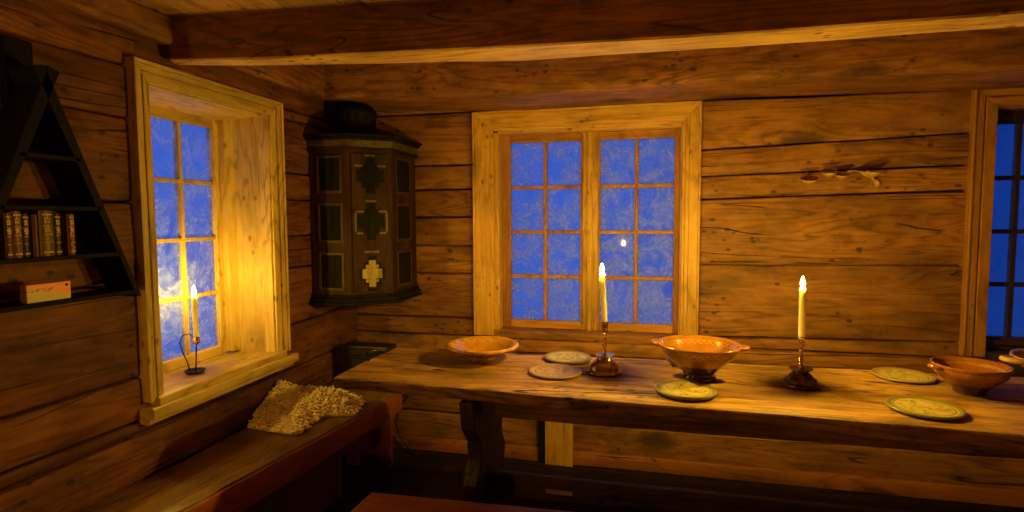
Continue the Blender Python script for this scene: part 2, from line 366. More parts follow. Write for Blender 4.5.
# back wall
b = MB()
log_run(b, 0, XL - TH, XR + TH, sm(-0.02, 0.215, 0.43, 0.655), YB, -1)
log_run(b, 0, XL - TH, -0.80, sm(0.655, 0.752, 0.998, 1.15, 1.305, 1.454, 1.585, 1.862), YB, -1)
log_run(b, 0, 0.18, 1.46, sm(0.655, (0.70, 0.73), (1.066, 1.076), (1.382, 1.412), (1.494, 1.524), (1.62, 1.665), (1.862, 1.852)), YB, -1)
log_run(b, 0, 2.08, XR + TH, sm(0.655, 0.73, 1.076, 1.41, 1.665, 1.86), YB, -1)
log_run(b, 0, XL - TH, XR + TH, sm(1.864, 2.14), YB, -1)
b.box((XL - TH, YB + 0.05, -0.02), (-0.80, YB + TH - 0.03, 2.05)); b.box((0.18, YB + 0.05, -0.02), (1.46, YB + TH - 0.03, 2.05))
b.box((2.09, YB + 0.05, -0.02), (XR + TH, YB + TH - 0.03, 2.05)); b.box((-0.85, YB + 0.05, 1.86), (2.5, YB + TH - 0.03, 2.05)); b.box((-0.85, YB + 0.05, 0), (2.5, YB + TH - 0.03, 0.64))
struct(b.build('wall_back', m_log[0]))
# left wall, window opening y 1.55..2.19
b = MB()
log_run(b, 1, YF - TH, YB, sm(-0.02, 0.24, 0.44, 0.60), XL, 1)
log_run(b, 1, YF - TH, 1.51, sm(0.60, (0.72, 0.64), (0.82, 0.785), (1.12, 1.10), (1.36, 1.355), (1.60, 1.622), (1.76, 1.785), 2.14), XL, 1)
log_run(b, 1, 2.17, YB, sm(0.60, (0.80, 0.82), 1.07, 1.22, 1.388, 1.51, 1.755, 1.80), XL, 1)
log_run(b, 1, 1.51, YB, sm(1.80, 2.14), XL, 1)
b.box((XL - TH + 0.03, YF - TH, -0.02), (XL - 0.05, 1.505, 2.05)); b.box((XL - TH + 0.03, 2.19, -0.02), (XL - 0.05, YB + 0.05, 2.05))
b.box((XL - TH + 0.03, 1.5, 1.80), (XL - 0.05, 2.3, 2.05)); b.box((XL - TH + 0.03, 1.5, 0), (XL - 0.05, 2.3, 0.62))
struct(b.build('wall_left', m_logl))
b = MB(); log_run(b, 1, YF - TH, YB + TH, sm(-0.02, 0.3, 0.6, 0.9, 1.2, 1.5, 1.8, 2.14), XR, -1); b.box((XR + .05, YF - TH, 0), (XR + TH - .02, YB + TH, 2.08))
struct(b.build('wall_right', m_log[1]))
b = MB(); log_run(b, 0, XL - TH, XR + TH, sm(-0.02, 0.3, 0.6, 0.9, 1.2, 1.5, 1.8, 2.14), YF, 1); b.box((XL - TH, YF - TH + .02, 0), (XR + TH, YF - .05, 2.08))
struct(b.build('wall_front', m_log[0]))
# floor boards
b = MB(); y = YF
while y < YB + 0.05:
    w = 0.17 + random.random() * 0.08
    b.tx(XL - 0.05, XR + 0.05, y + 0.003, y + w - 0.003, -0.05, 0.0, r=0.004, rough=0.0015, step=0.25); y += w
b.box((XL - .1, YF - .1, -0.09), (XR + .1, YB + .1, -0.03))
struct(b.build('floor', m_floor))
# ceiling boards, running towards the back wall
b = MB(); x = XL - 0.05
while x < XR + 0.05:
    w = 0.20 + random.random() * 0.08
    b.ty(x + 0.002, x + w - 0.002, YF - 0.05, 1.80, ZC, ZC + 0.03, r=0.004, rough=0.002, step=0.25)
    b.ty(x + 0.002, x + w - 0.002, 1.80, YB + 0.05, ZR, ZR + 0.03, r=0.004, rough=0.002, step=0.25); x += w
b.box((XL - .15, YF - .15, ZR + 0.02), (XR + .15, YB + .15, ZR + 0.08)); b.box((XL - .15, 1.78, ZC + 0.02), (XR + .15, 1.80, ZR + 0.03))
struct(b.build('ceiling', m_ceil))
# red-brown skirting board
b = MB(); b.tx(XL + 0.02, XR - 0.01, YB - 0.028, YB - 0.002, 0.0, 0.072, r=0.004, rough=0.002, step=0.2)
struct(b.build('baseboard_back', m_base))
# wall plates: the thick top logs under the ceiling
b = MB()
XS = [(-1.62, 1.900), (-0.6, 1.852), (0.5, 1.864), (1.4, 1.845), (3.25, 1.84)]
for (x0, z0), (x1, z1) in zip(XS[:-1], XS[1:]):
    b.timber([(x0, 2.52, z0), (x0, YB, z0 - 0.004), (x0, YB, ZR), (x0, 2.52, ZR)], [(x1, 2.52, z1), (x1, YB, z1 - 0.004), (x1, YB, ZR), (x1, 2.52, ZR)], r=0.02, rough=0.0, seed=7.7)
o = b.build('trim_1', m_beam); struct(o)
b = MB(); b.ty(XL, -1.54, YF + 0.02, 1.79, 1.886, ZC, r=0.012, rough=0.005, seed=4.2); b.ty(XL, -1.54, 1.79, 2.52, 1.886, ZR, r=0.012, rough=0.005, seed=4.2); struct(b.build('trim_2', m_plate))

# ceiling beam across the room: front and back lower edges as measured, slightly waney
b = MB()
ST = [(-1.56, 1.610, 1.655, 1.832), (-1.25, 1.650, 1.730, 1.828), (-0.40, 1.722, 1.872, 1.824), (0.35, 1.755, 1.885, 1.822), (1.0, 1.76, 1.89, 1.824), (3.28, 1.78, 1.90, 1.826)]
vs = []; fs = []
P = []
for (a, c) in zip(ST[:-1], ST[1:]):
    n = max(2, int((c[0] - a[0]) / 0.08))
    for i in range(n): P.append([a[k] + (c[k] - a[k]) * i / n for k in range(4)])
P.append(list(ST[-1]))
for (x, f0, f1, z) in P:
    q = lambda k: 0.0035 * noise.noise(Vector((x * 3, k * 5.1, 2.0)))
    vs += [(x, f0 + 0.004 + q(1), z + q(2) + 0.0), (x, f0 + q(3), z + 0.006), (x, f0 - 0.004 + q(4), z + 0.06), (x, f0 - 0.006 + q(5), z + 0.12), (x, f0 - 0.006, ZR + 0.01),
           (x, f1 + 0.05, ZR + 0.01), (x, f1 + 0.03, z + 0.07), (x, f1 + 0.004, z + 0.008), (x, f1, z + q(6)), (x, (f0 + f1) / 2, z - 0.002 + q(7))]
for i in range(len(P) - 1):
    for j in range(10): fs.append((i * 10 + j, i * 10 + (j + 1) % 10, (i + 1) * 10 + (j + 1) % 10, (i + 1) * 10 + j))
fs += [tuple(range(10))[::-1], tuple(range((len(P) - 1) * 10, len(P) * 10))]
b.add(vs, fs, seed=3.3)
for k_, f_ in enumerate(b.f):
    if len(f_) == 4 and all(b.v[i].z < 1.84 and b.v[i].y > 1.0 for i in f_): b.mi[k_] = 1     # the underside, coloured paler as if candlelit
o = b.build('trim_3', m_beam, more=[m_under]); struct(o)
# ------------------------------------------------------------------ windows
def sash(root, x0, x1, z0, z1, y, T, fw=(0.04, 0.04, 0.045), cols=2, rows=4, seed=0.0, frost=1.0, bar=0.019, mats=None, axes=(0, 2)):
    """a sash in the plane y; T maps (along, depth, z) into the room"""
    m = mats or m_sash; mb = MB()
    def bx(a0, a1, b0, b1, c0, c1, ax):
        p = [T(a0, b0, c0), T(a1, b0, c0), T(a1, b1, c0), T(a0, b1, c0), T(a0, b0, c1), T(a1, b0, c1), T(a1, b1, c1), T(a0, b1, c1)]
        mb.seed = random.random() * 20
        mb.hexa(p)
    sw, sw2, rw = fw; d = 0.036
    h = MB(); 
    bx(x0, x0 + sw, y, y + d, z0, z1, 2); bx(x1 - sw2, x1, y, y + d, z0, z1, 2)
    stiles = mb; o1 = stiles.build('sash_stiles', m[2], root, bevel=0.003)
    mb = MB()
    bx(x0 + sw, x1 - sw2, y, y + d, z0, z0 + rw, 0); bx(x0 + sw, x1 - sw2, y, y + d, z1 - rw, z1, 0)
    mb.build('sash_rails', m[axes[0]], root, bevel=0.003)
    mb = MB(); gx0, gx1, gz0, gz1 = x0 + sw, x1 - sw2, z0 + rw, z1 - rw
    for i in range(1, cols):
        c = gx0 + (gx1 - gx0) * i / cols; bx(c - bar / 2, c + bar / 2, y + 0.006, y + d - 0.004, gz0, gz1, 2)
    for i in range(1, rows):
        c = gz0 + (gz1 - gz0) * i / rows; bx(gx0, gx1, y + 0.008, y + d - 0.006, c - bar / 2, c + bar / 2, 0)
    mb.build('glazing_bars', m[2], root, bevel=0.002)
    mb = MB(); bx(gx0 - 0.004, gx1 + 0.004, y + 0.018, y + 0.022, gz0 - 0.004, gz1 + 0.004, 0)
    mb.build('pane', glass_mat('frosted_glass_%d' % int(seed * 10), seed, frost), root)

def mitred_casing(mb, T, x0, x1, z0, z1, wl, wr, wt, y0, y1, steps, part):
    """left, right and top casing boards with stepped moulding; steps: list of (fraction in from the outer edge, thickness)"""
    for (f0, f1, th) in steps:
        if part == 'left':
            a, c = x0 + wl * f0, x0 + wl * f1
            p = [(a, z0), (c, z0), (c, z1 - wt * f1), (a, z1 - wt * f0)]
        elif part == 'right':
            a, c = x1 - wr * f1, x1 - wr * f0
            p = [(a, z0), (c, z0), (c, z1 - wt * f0), (a, z1 - wt * f1)]
        else:
            p = [(x0 + wl * f1, z1 - wt * f1), (x1 - wr * f1, z1 - wt * f1), (x1 - wr * f0, z1 - wt * f0), (x0 + wl * f0, z1 - wt * f0)]
        q = [T(u, y0 - th, v) for u, v in p]; r = [T(u, y1, v) for u, v in p]
        mb.hexa(q + r)

# window 2: the middle one, two sashes of two by four panes
TB = lambda a, d, z: Vector((a, YB + d, z))
w2 = window_root('window_2', (-0.31, YB, 0.70))
stp = [(0, 0.12, 0.030), (0.12, 0.62, 0.024), (0.62, 0.85, 0.020), (0.85, 1.0, 0.014)]
for part, mat in (('left', m_pine[2]), ('right', m_pine[2]), ('top', m_pine[0])):
    mb = MB(); mb.seed = {'left': 1.3, 'right': 5.9, 'top': 8.2}[part]
    mitred_casing(mb, TB, -0.892, 0.262, 0.668 if part == 'left' else 0.70, 1.855, 0.108, 0.085, 0.10, 0.0, 0.03, stp, part)
    mb.build('casing', mat, w2, bevel=0.003)
mb = MB(); mb.seed = 2.0
mb.box((-0.80, YB + 0.0, 0.66), (-0.755, YB + 0.16, 1.79)); mb.box((0.17, YB + 0.0, 0.66), (0.20, YB + 0.16, 1.79)); mb.build('side_lining', m_pine[2], w2, bevel=0.003)
mb = MB(); mb.seed = 2.4; mb.box((-0.80, YB + 0.0, 1.742), (0.20, YB + 0.16, 1.79)); mb.build('head_lining', m_pine[0], w2, bevel=0.003)
mb = MB(); mb.tx(-0.79, 0.19, YB - 0.012, YB + 0.15, 0.655, 0.700, r=0.006, rough=0.002, seed=6.1); mb.build('window_sill', m_log[0], w2)
mb = MB(); mb.seed = 4.0; mb.box((-0.318, YB + 0.062, 0.70), (-0.240, YB + 0.15, 1.742)); mb.box((-0.293, YB + 0.046, 0.70), (-0.265, YB + 0.07, 1.742)); mb.build('mullion', m_pine[2], w2, bevel=0.004)
sash(w2, -0.755, -0.316, 0.700, 1.742, 0.075, TB, fw=(0.046, 0.015, 0.042), seed=1.1, frost=0.95)
sash(w2, -0.242, 0.170, 0.700, 1.742, 0.075, TB, fw=(0.013, 0.026, 0.042), seed=2.7, frost=1.0)
# log ledge below the window
b = MB(); b.tx(-0.92, 1.38, YB - 0.03, YB + 0.01, 0.585, 0.655, r=0.012, rough=0.004, seed=9.4); struct(b.build('trim_4', m_log[0]))

# window 3, at the right edge
w3 = window_root('window_3', (1.95, YB, 0.70))
stp3 = [(0, 0.12, 0.034), (0.12, 0.45, 0.028), (0.45, 0.52, 0.020), (0.52, 1.0, 0.026)]
for part, mat in (('left', m_sash[2]), ('right', m_sash[2]), ('top', m_sash[0])):
    mb = MB(); mb.seed = {'left': 3.3, 'right': 6.9, 'top': 1.2}[part]
    mitred_casing(mb, TB, 1.385, 2.17, 0.672, 1.852, 0.092, 0.09, 0.085, 0.0, 0.03, stp3, part)
    mb.build('casing', mat, w3, bevel=0.003)
mb = MB(); mb.box((1.462, YB, 0.66), (1.478, YB + 0.16, 1.79)); mb.box((2.08, YB, 0.66), (2.10, YB + 0.16, 1.79)); mb.build('side_lining', m_sash[2], w3, bevel=0.003)
mb = MB(); mb.box((1.462, YB, 1.762), (2.10, YB + 0.16, 1.80)); mb.build('head_lining', m_sash[0], w3, bevel=0.003)
mb = MB(); mb.box((1.462, YB - 0.015, 0.64), (2.10, YB + 0.15, 0.69)); mb.tx(1.50, 2.08, YB + 0.03, YB + 0.06, 0.715, 0.735, rough=0.001); mb.build('window_sill', m_rail, w3, bevel=0.003)
mb = MB(); mb.box((1.76, YB + 0.03, 0.69), (1.80, YB + 0.15, 1.762)); mb.build('mullion', m_sash[2], w3, bevel=0.003)
sash(w3, 1.478, 1.76, 0.690, 1.762, 0.075, TB, fw=(0.022, 0.022, 0.055), seed=4.3, frost=0.15, bar=0.020, mats={0: m_rail, 2: m_leg})
sash(w3, 1.80, 2.08, 0.690, 1.762, 0.075, TB, fw=(0.022, 0.022, 0.055), seed=5.3, frost=0.15, bar=0.020, mats={0: m_rail, 2: m_leg})
b = MB(); b.tx(1.43, 2.20, YB - 0.04, YB, 0.60, 0.66, r=0.008, rough=0.002); struct(b.build('trim_5', m_rail))

# window 1, in the left wall: deep splayed reveal, stepped casing, sill
TLf = lambda a, d, z: Vector((XL - d, a, z))
w1 = window_root('window_1', (XL, 1.88, 0.70))
stp1 = [(0, 0.16, 0.036), (0.16, 0.42, 0.030), (0.42, 0.55, 0.022), (0.55, 0.9, 0.027), (0.9, 1.0, 0.018)]
for part, mat in (('left', m_pale[2]), ('right', m_pale[2]), ('top', m_pale[1])):
    mb = MB(); mb.seed = {'left': 1.9, 'right': 7.9, 'top': 4.2}[part]
    mitred_casing(mb, TLf, 1.474, 2.222, 0.700, 1.812, 0.068, 0.092, 0.078, 0.0, 0.03, stp1, part)
    mb.build('casing', mat, w1, bevel=0.003)
XG = -1.785
mb = MB(); mb.seed = 3.1
mb.hexa([(XL, 2.135, 0.70), (XL, 2.20, 0.70), (XG - 0.05, 2.20, 0.70), (XG, 2.100, 0.70), (XL, 2.135, 1.78), (XL, 2.20, 1.78), (XG - 0.05, 2.20, 1.78), (XG, 2.100, 1.78)])
mb.hexa([(XG + 0.03, 2.075, 0.72), (XG + 0.055, 2.125, 0.72), (XG, 2.125, 0.72), (XG, 2.075, 0.72), (XG + 0.03, 2.075, 1.74), (XG + 0.055, 2.125, 1.74), (XG, 2.125, 1.74), (XG, 2.075, 1.74)])
mb.hexa([(XL, 1.530, 0.70), (XG, 1.665, 0.70), (XG - 0.05, 1.50, 0.70), (XL, 1.50, 0.70), (XL, 1.530, 1.78), (XG, 1.665, 1.78), (XG - 0.05, 1.50, 1.78), (XL, 1.50, 1.78)])
mb.build('side_lining', m_pale[2], w1, bevel=0.003)
mb = MB(); mb.seed = 5.2
mb.hexa([(XL, 1.50, 1.745), (XG, 1.50, 1.720), (XG, 2.20, 1.720), (XL, 2.20, 1.745), (XL, 1.50, 1.83), (XG, 1.50, 1.83), (XG, 2.20, 1.83), (XL, 2.20, 1.83)])
mb.build('head_lining', m_pale[1], w1, bevel=0.003)
mb = MB()
mb.ty(XG - 0.03, XL + 0.045, 1.50, 2.175, 0.672, 0.712, r=0.006, rough=0.003, seed=7.0)
mb.ty(XL - 0.01, XL + 0.060, 1.462, 2.240, 0.650, 0.686, r=0.006, rough=0.002, seed=7.4)
mb.ty(XL - 0.01, XL + 0.035, 1.466, 2.234, 0.628, 0.654, r=0.004, rough=0.002, seed=7.6)
mb.build('window_sill', m_pale[1], w1)
sash(w1, 1.665, 2.088, 0.712, 1.725, -XG + XL, TLf, fw=(0.040, 0.040, 0.040), seed=7.9, frost=1.0, bar=0.016, mats=m_pale, axes=(1, 2))

# ------------------------------------------------------------------ table
tb = thing('dining_table', 'long worn wooden trestle table with thick rough-edged plank top set for a meal', 'table', (0.25, 1.95, 0.0))
m = MB(); r_ = 0.006
def edge(x): return 1.708 - (x + 1.043) * 0.041      # the front edge runs a little towards the camera
planks = [(0.0, 0.50), (0.50, 0.83), (0.83, 1.0)]
x0, x1 = -1.043, 1.62
for i, (f0, f1) in enumerate(planks):
    ya0, ya1 = edge(x0) + (2.195 - edge(x0)) * f0 + 0.002, edge(x0) + (2.195 - edge(x0)) * f1 - 0.002
    yb0, yb1 = edge(x1) + (2.23 - edge(x1)) * f0 + 0.001, edge(x1) + (2.23 - edge(x1)) * f1 - 0.001
    xs = x0 + (0.0, 0.010, 0.016)[i]
    m.timber([(xs, ya0, 0.714), (xs, ya1, 0.714), (xs, ya1, 0.75), (xs, ya0, 0.75)],
             [(x1, yb0, 0.698), (x1, yb1, 0.698), (x1, yb1, 0.75), (x1, yb0, 0.75)], r=0.007, rough=0.0035, step=0.02, seed=3.0 + i * 4.7, freq=7)
for k_, f_ in enumerate(m.f):
    c_ = sum((m.v[i] for i in f_), Vector()) / len(f_)
    if len(f_) == 4 and c_.z < 0.7455 and c_.y < edge(c_.x) + 0.01: m.mi[k_] = 1      # the front edge, darker than the top
m.build('tabletop', m_table, tb, more=[m_tedge])
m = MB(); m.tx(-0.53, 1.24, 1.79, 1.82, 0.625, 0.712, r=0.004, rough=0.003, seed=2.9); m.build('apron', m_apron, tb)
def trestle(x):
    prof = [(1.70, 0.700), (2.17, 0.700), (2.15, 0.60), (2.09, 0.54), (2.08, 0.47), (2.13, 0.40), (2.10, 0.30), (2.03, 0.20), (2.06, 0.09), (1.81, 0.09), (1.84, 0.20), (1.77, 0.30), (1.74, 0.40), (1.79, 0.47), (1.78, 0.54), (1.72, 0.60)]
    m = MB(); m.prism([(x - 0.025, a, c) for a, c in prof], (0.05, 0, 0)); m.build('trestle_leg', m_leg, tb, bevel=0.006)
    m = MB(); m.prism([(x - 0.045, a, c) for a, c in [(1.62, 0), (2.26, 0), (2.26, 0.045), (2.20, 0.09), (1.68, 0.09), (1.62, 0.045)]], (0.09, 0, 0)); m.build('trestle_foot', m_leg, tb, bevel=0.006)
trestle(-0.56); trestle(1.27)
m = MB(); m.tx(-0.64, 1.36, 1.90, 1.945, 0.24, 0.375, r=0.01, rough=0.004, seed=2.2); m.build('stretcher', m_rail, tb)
m = MB(); m.tx(-0.33, -0.235, 1.894, 1.903, 0.325, 0.340, r=0.002, rough=0.001, step=0.02, seed=1.0); o = m.build('lit_worn_patch', m_spoon, tb); o['label'] = 'pale patch of worn wood painted as if lit, on the dark stretcher'  # pale strip: worn wood with the light on it painted in

# ------------------------------------------------------------------ benches
# along the left wall
lb = thing('wall_bench', 'brown wooden bench along the left wall under the window, with red-brown front', 'bench', (-1.45, 1.7, 0))
m = MB(); m.timber([(XL + .01, 0.2, 0.415), (-1.375, 0.2, 0.475), (-1.375, 0.2, 0.505), (XL + .01, 0.2, 0.45)], [(XL + .01, 2.70, 0.401), (-1.252, 2.70, 0.352), (-1.252, 2.70, 0.378), (XL + .01, 2.70, 0.436)], r=0.006, rough=0.002, seed=5.5)
m.build('seat', m_seat, lb)
m = MB(); m.timber([(-1.395, 0.2, 0.37), (-1.368, 0.2, 0.37), (-1.368, 0.2, 0.495), (-1.395, 0.2, 0.495)], [(-1.270, 2.70, 0.280), (-1.2425, 2.70, 0.280), (-1.2425, 2.70, 0.370), (-1.270, 2.70, 0.370)], r=0.004, rough=0.002, seed=1.5)
m.build('front_rail', m_red[1], lb)
m = MB(); m.timber([(-1.45, 0.2, 0.0), (-1.42, 0.2, 0.0), (-1.42, 0.2, 0.40), (-1.45, 0.2, 0.40)], [(-1.40, 2.30, 0.0), (-1.37, 2.30, 0.0), (-1.37, 2.30, 0.30), (-1.40, 2.30, 0.30)], r=0.004, rough=0.002, seed=8.5)
m.build('lower_panel', m_rail, lb)
m = MB(); pr = [(-1.525, 0), (-1.455, 0), (-1.450, 0.05), (-1.430, 0.078), (-1.355, 0.082), (-1.330, 0.05), (-1.322, 0), (-1.270, 0), (-1.262, 0.30), (-1.262, 0.335), (-1.525, 0.37)]
m.prism([(a, 2.60, c) for a, c in pr], (0, 0.03, 0)); o = m.build('end_leg', m_red[2], lb, bevel=0.004)
# pale upright board nailed to the foot of the back wall, black strip beside it drawn for the shaded gap
m = MB(); m.tz(-0.500, -0.352, YB - 0.052, YB - 0.028, 0.0, 0.46, r=0.003, rough=0.002, seed=4); struct(m.build('trim_6', m_pine[2]))
m = MB(); m.box((-0.537, YB - 0.045, 0.0), (-0.503, YB - 0.01, 0.46)); struct(m.build('trim_7', m_black))
# the loose bench in front
fb = thing('dining_bench', 'red-brown painted bench in front of the table, only its top showing', 'bench', (-0.1, 1.40, 0))
m = MB(); m.timber([(-0.865, 1.22, 0.385), (-0.845, 1.600, 0.385), (-0.845, 1.600, 0.42), (-0.865, 1.22, 0.42)], [(1.05, 1.27, 0.385), (1.05, 1.67, 0.385), (1.05, 1.67, 0.42), (1.05, 1.27, 0.42)], r=0.006, rough=0.002, seed=6.5)
m.build('seat', m_red[0], fb)
for x in (-0.62, 0.82):
    m = MB(); m.prism([(x - 0.02, a, c) for a, c in [(1.26, 0), (1.35, 0), (1.37, 0.07), (1.43, 0.09), (1.49, 0.07), (1.51, 0), (1.60, 0), (1.57, 0.385), (1.29, 0.385)]], (0.04, 0, 0)); m.build('leg', m_red[2], fb, bevel=0.004)
m = MB(); m.tx(-0.60, 0.80, 1.415, 1.445, 0.30, 0.385, r=0.004, rough=0.002); m.build('stretcher', m_red[0], fb)

# ------------------------------------------------------------------ candles
def flame(mb, c, h=0.036, r=0.0062, M=None):
    pf = [(0, 0), (r * 0.55, h * 0.06), (r * 0.95, h * 0.2), (r, h * 0.32), (r * 0.82, h * 0.5), (r * 0.5, h * 0.7), (r * 0.22, h * 0.87), (0, h)]
    mb.lathe(pf, c, 16)
def candle(name_label, base, top, r, group=None, flame_h=0.034, fm=None):
    base, top = Vector(base), Vector(top); d = top - base; L = d.length
    t = thing('candle', name_label, 'candle', base, group)
    q = Vector((0, 0, 1)).rotation_difference(d.normalized()).to_matrix()
    m = MB(); m.lathe([(r * 0.98, 0), (r * 1.02, 0.01), (r, L * 0.4), (r * 0.96, L - 0.010), (r * 0.90, L - 0.003), (r * 0.72, L - 0.001), (r * 0.45, L - 0.004), (0, L - 0.005)], base, 24, M=q, wob=0.03)
    for k in range(3):
        a = 1.0 + k * 2.2; p = base + q @ Vector((math.cos(a) * r * 0.9, math.sin(a) * r * 0.9, L - 0.012)); e = base + q @ Vector((math.cos(a) * r * 1.02, math.sin(a) * r * 1.02, L - 0.035 - 0.02 * k))
        m.tube([p, (p + e) / 2, e], [0.0010, 0.0009, 0.0012], 8)
    m.build('wax', m_wax, t)
    m = MB(); m.tube([top - d.normalized() * 0.007, top + Vector((0, 0, 0.003)), top + Vector((0.001, 0, 0.008))], 0.0008, 6); m.build('wick', m_wick, t)
    m = MB(); flame(m, top + Vector((0, 0, 0.002)), flame_h); m.build('flame', fm or m_flame, t)
    return t
def twist(mb, c, z0, z1, r, tilt=(0, 0), turns=3.2, amp=0.35):
    """barley-twist stem"""
    seg, n = 20, 64; vs = []; fs = []
    for i in range(n):
        t = i / (n - 1); z = z0 + (z1 - z0) * t
        for j in range(seg):
            a = 2 * math.pi * j / seg
            bead = 1 + amp * math.sin(2 * a + turns * 2 * math.pi * t) + 0.12 * math.sin(2 * math.pi * 4 * t)
            rr = r * bead * (0.75 + 0.25 * math.sin(math.pi * min(1, t * 1.05)))
            vs.append((c[0] + rr * math.cos(a), c[1] + rr * math.sin(a), z))
    for i in range(n - 1):
        for j in range(seg):
            a, b2 = i * seg + j, i * seg + (j + 1) % seg; fs.append((a, b2, b2 + seg, a + seg))
    fs += [tuple(range(seg))[::-1], tuple(range((n - 1) * seg, n * seg))]
    mb.add(vs, fs, smooth=True)

# left table candlestick: bell base with a flat pan
c1 = (-0.133, 1.975, 0.7515)
t = thing('candlestick', 'shiny brass candlestick with domed bell base and grey pan, left one on the table', 'candlestick', c1, 'candlesticks on the table')
m = MB(); m.lathe([(0.0, 0.001), (0.060, 0.0), (0.063, 0.003), (0.062, 0.007), (0.056, 0.010), (0.053, 0.018), (0.049, 0.028), (0.041, 0.037), (0.033, 0.042), (0.027, 0.047), (0.024, 0.053), (0.024, 0.058), (0.0, 0.058)], c1, 56); m.build('base', m_brass, t)
m = MB(); m.lathe([(0.0, 0.057), (0.022, 0.057), (0.033, 0.060), (0.035, 0.063), (0.033, 0.064), (0.020, 0.062), (0.0, 0.062)], c1, 48); o = m.build('drip_pan', m_chrome, t); o['label'] = 'grey metal drip pan'
m = MB(); m.lathe([(0.0, 0.061), (0.010, 0.061), (0.008, 0.068), (0.005, 0.074)], c1, 24); twist(m, c1, c1[2] + 0.070, c1[2] + 0.142, 0.0062); m.build('twisted_stem', m_copper, t)
m = MB(); m.lathe([(0.0, 0.140), (0.007, 0.140), (0.0125, 0.146), (0.0115, 0.152), (0.0115, 0.176), (0.0135, 0.180), (0.0125, 0.182), (0.0108, 0.181), (0.0108, 0.168), (0, 0.168)], c1, 32); m.build('candle_cup', m_brass, t)
candle('ivory candle burning in the brass bell-based candlestick, leaning slightly left', (c1[0], c1[1], 0.921), (c1[0] - 0.011, c1[1], 1.103), 0.0104, 'lit table candles')
# right table candlestick: dark stepped base
c2 = (0.497, 1.950, 0.7515)
t = thing('candlestick', 'dark bronze candlestick with wide stepped base and coppery twisted stem, right one on the table', 'candlestick', c2, 'candlesticks on the table')
m = MB()
m.lathe([(0.0, 0.0), (0.058, 0.0), (0.060, 0.004), (0.058, 0.011), (0.050, 0.013), (0.049, 0.024), (0.044, 0.026), (0.037, 0.030), (0.033, 0.038), (0.026, 0.043), (0.023, 0.052), (0.0, 0.052)], c2, 12, smooth=False)
m.build('base', m_bronze, t)
m = MB(); m.lathe([(0.0, 0.051), (0.024, 0.051), (0.035, 0.055), (0.036, 0.058), (0.030, 0.058), (0.018, 0.057), (0.0, 0.057)], c2, 40); m.build('drip_pan', m_bronze, t)
m = MB(); m.lathe([(0.0, 0.056), (0.010, 0.056), (0.008, 0.062), (0.005, 0.066)], c2, 24); twist(m, c2, c2[2] + 0.062, c2[2] + 0.128, 0.0060); m.build('twisted_stem', m_copper, t)
m = MB(); m.lathe([(0.0, 0.126), (0.006, 0.126), (0.0095, 0.130), (0.0080, 0.136), (0.0090, 0.156), (0.0115, 0.160), (0.0105, 0.161), (0.009, 0.160), (0.009, 0.152), (0, 0.152)], c2, 32); m.build('candle_cup', m_copper, t)
candle('straight ivory candle burning in the dark stepped candlestick before the log wall', (c2[0], c2[1], 0.905), (c2[0] - 0.002, c2[1], 1.072), 0.0104, 'lit table candles')
# window candle holder
c3 = (-1.668, 1.772, 0.7135)
t = thing('candle_holder', 'black wrought iron candle holder with hooked handle on the left window sill', 'candle holder', c3)
m = MB(); m.lathe([(0.0, 0.0), (0.026, 0.0), (0.034, 0.006), (0.037, 0.012), (0.034, 0.012), (0.026, 0.006), (0.0, 0.005)], c3, 40, wob=0.1); m.build('dish', m_iron, t)
m = MB(); m.tube([(c3[0] + 0.002, c3[1], 0.717), (c3[0] + 0.006, c3[1], 0.76), (c3[0] + 0.009, c3[1], 0.80), (c3[0] + 0.012, c3[1], 0.832)], 0.0025, 10); m.build('stem', m_iron, t)
m = MB(); m.tube([(c3[0] - 0.018, c3[1] - 0.006, 0.718), (c3[0] - 0.022, c3[1] - 0.014, 0.76), (c3[0] - 0.034, c3[1] - 0.022, 0.80), (c3[0] - 0.040, c3[1] - 0.026, 0.835), (c3[0] - 0.030, c3[1] - 0.020, 0.862), (c3[0] - 0.012, c3[1] - 0.008, 0.866), (c3[0] - 0.002, c3[1], 0.850), (c3[0] + 0.002, c3[1], 0.838)], 0.0022, 10); m.build('hooked_handle', m_iron, t)
m = MB(); m.lathe([(0, 0), (0.0115, 0), (0.0125, 0.003), (0.0122, 0.026), (0.0108, 0.026), (0.0108, 0.006), (0, 0.006)], (c3[0] + 0.012, c3[1], 0.828), 28); o = m.build('candle_cup', m_copper, t); o['label'] = 'coppery candle cup'
candle('ivory candle burning on the left window sill in the black iron holder', (c3[0] + 0.012, c3[1], 0.8345), (c3[0] + 0.010, c3[1], 1.014), 0.0098, None, 0.034, flame_mat(0.36))

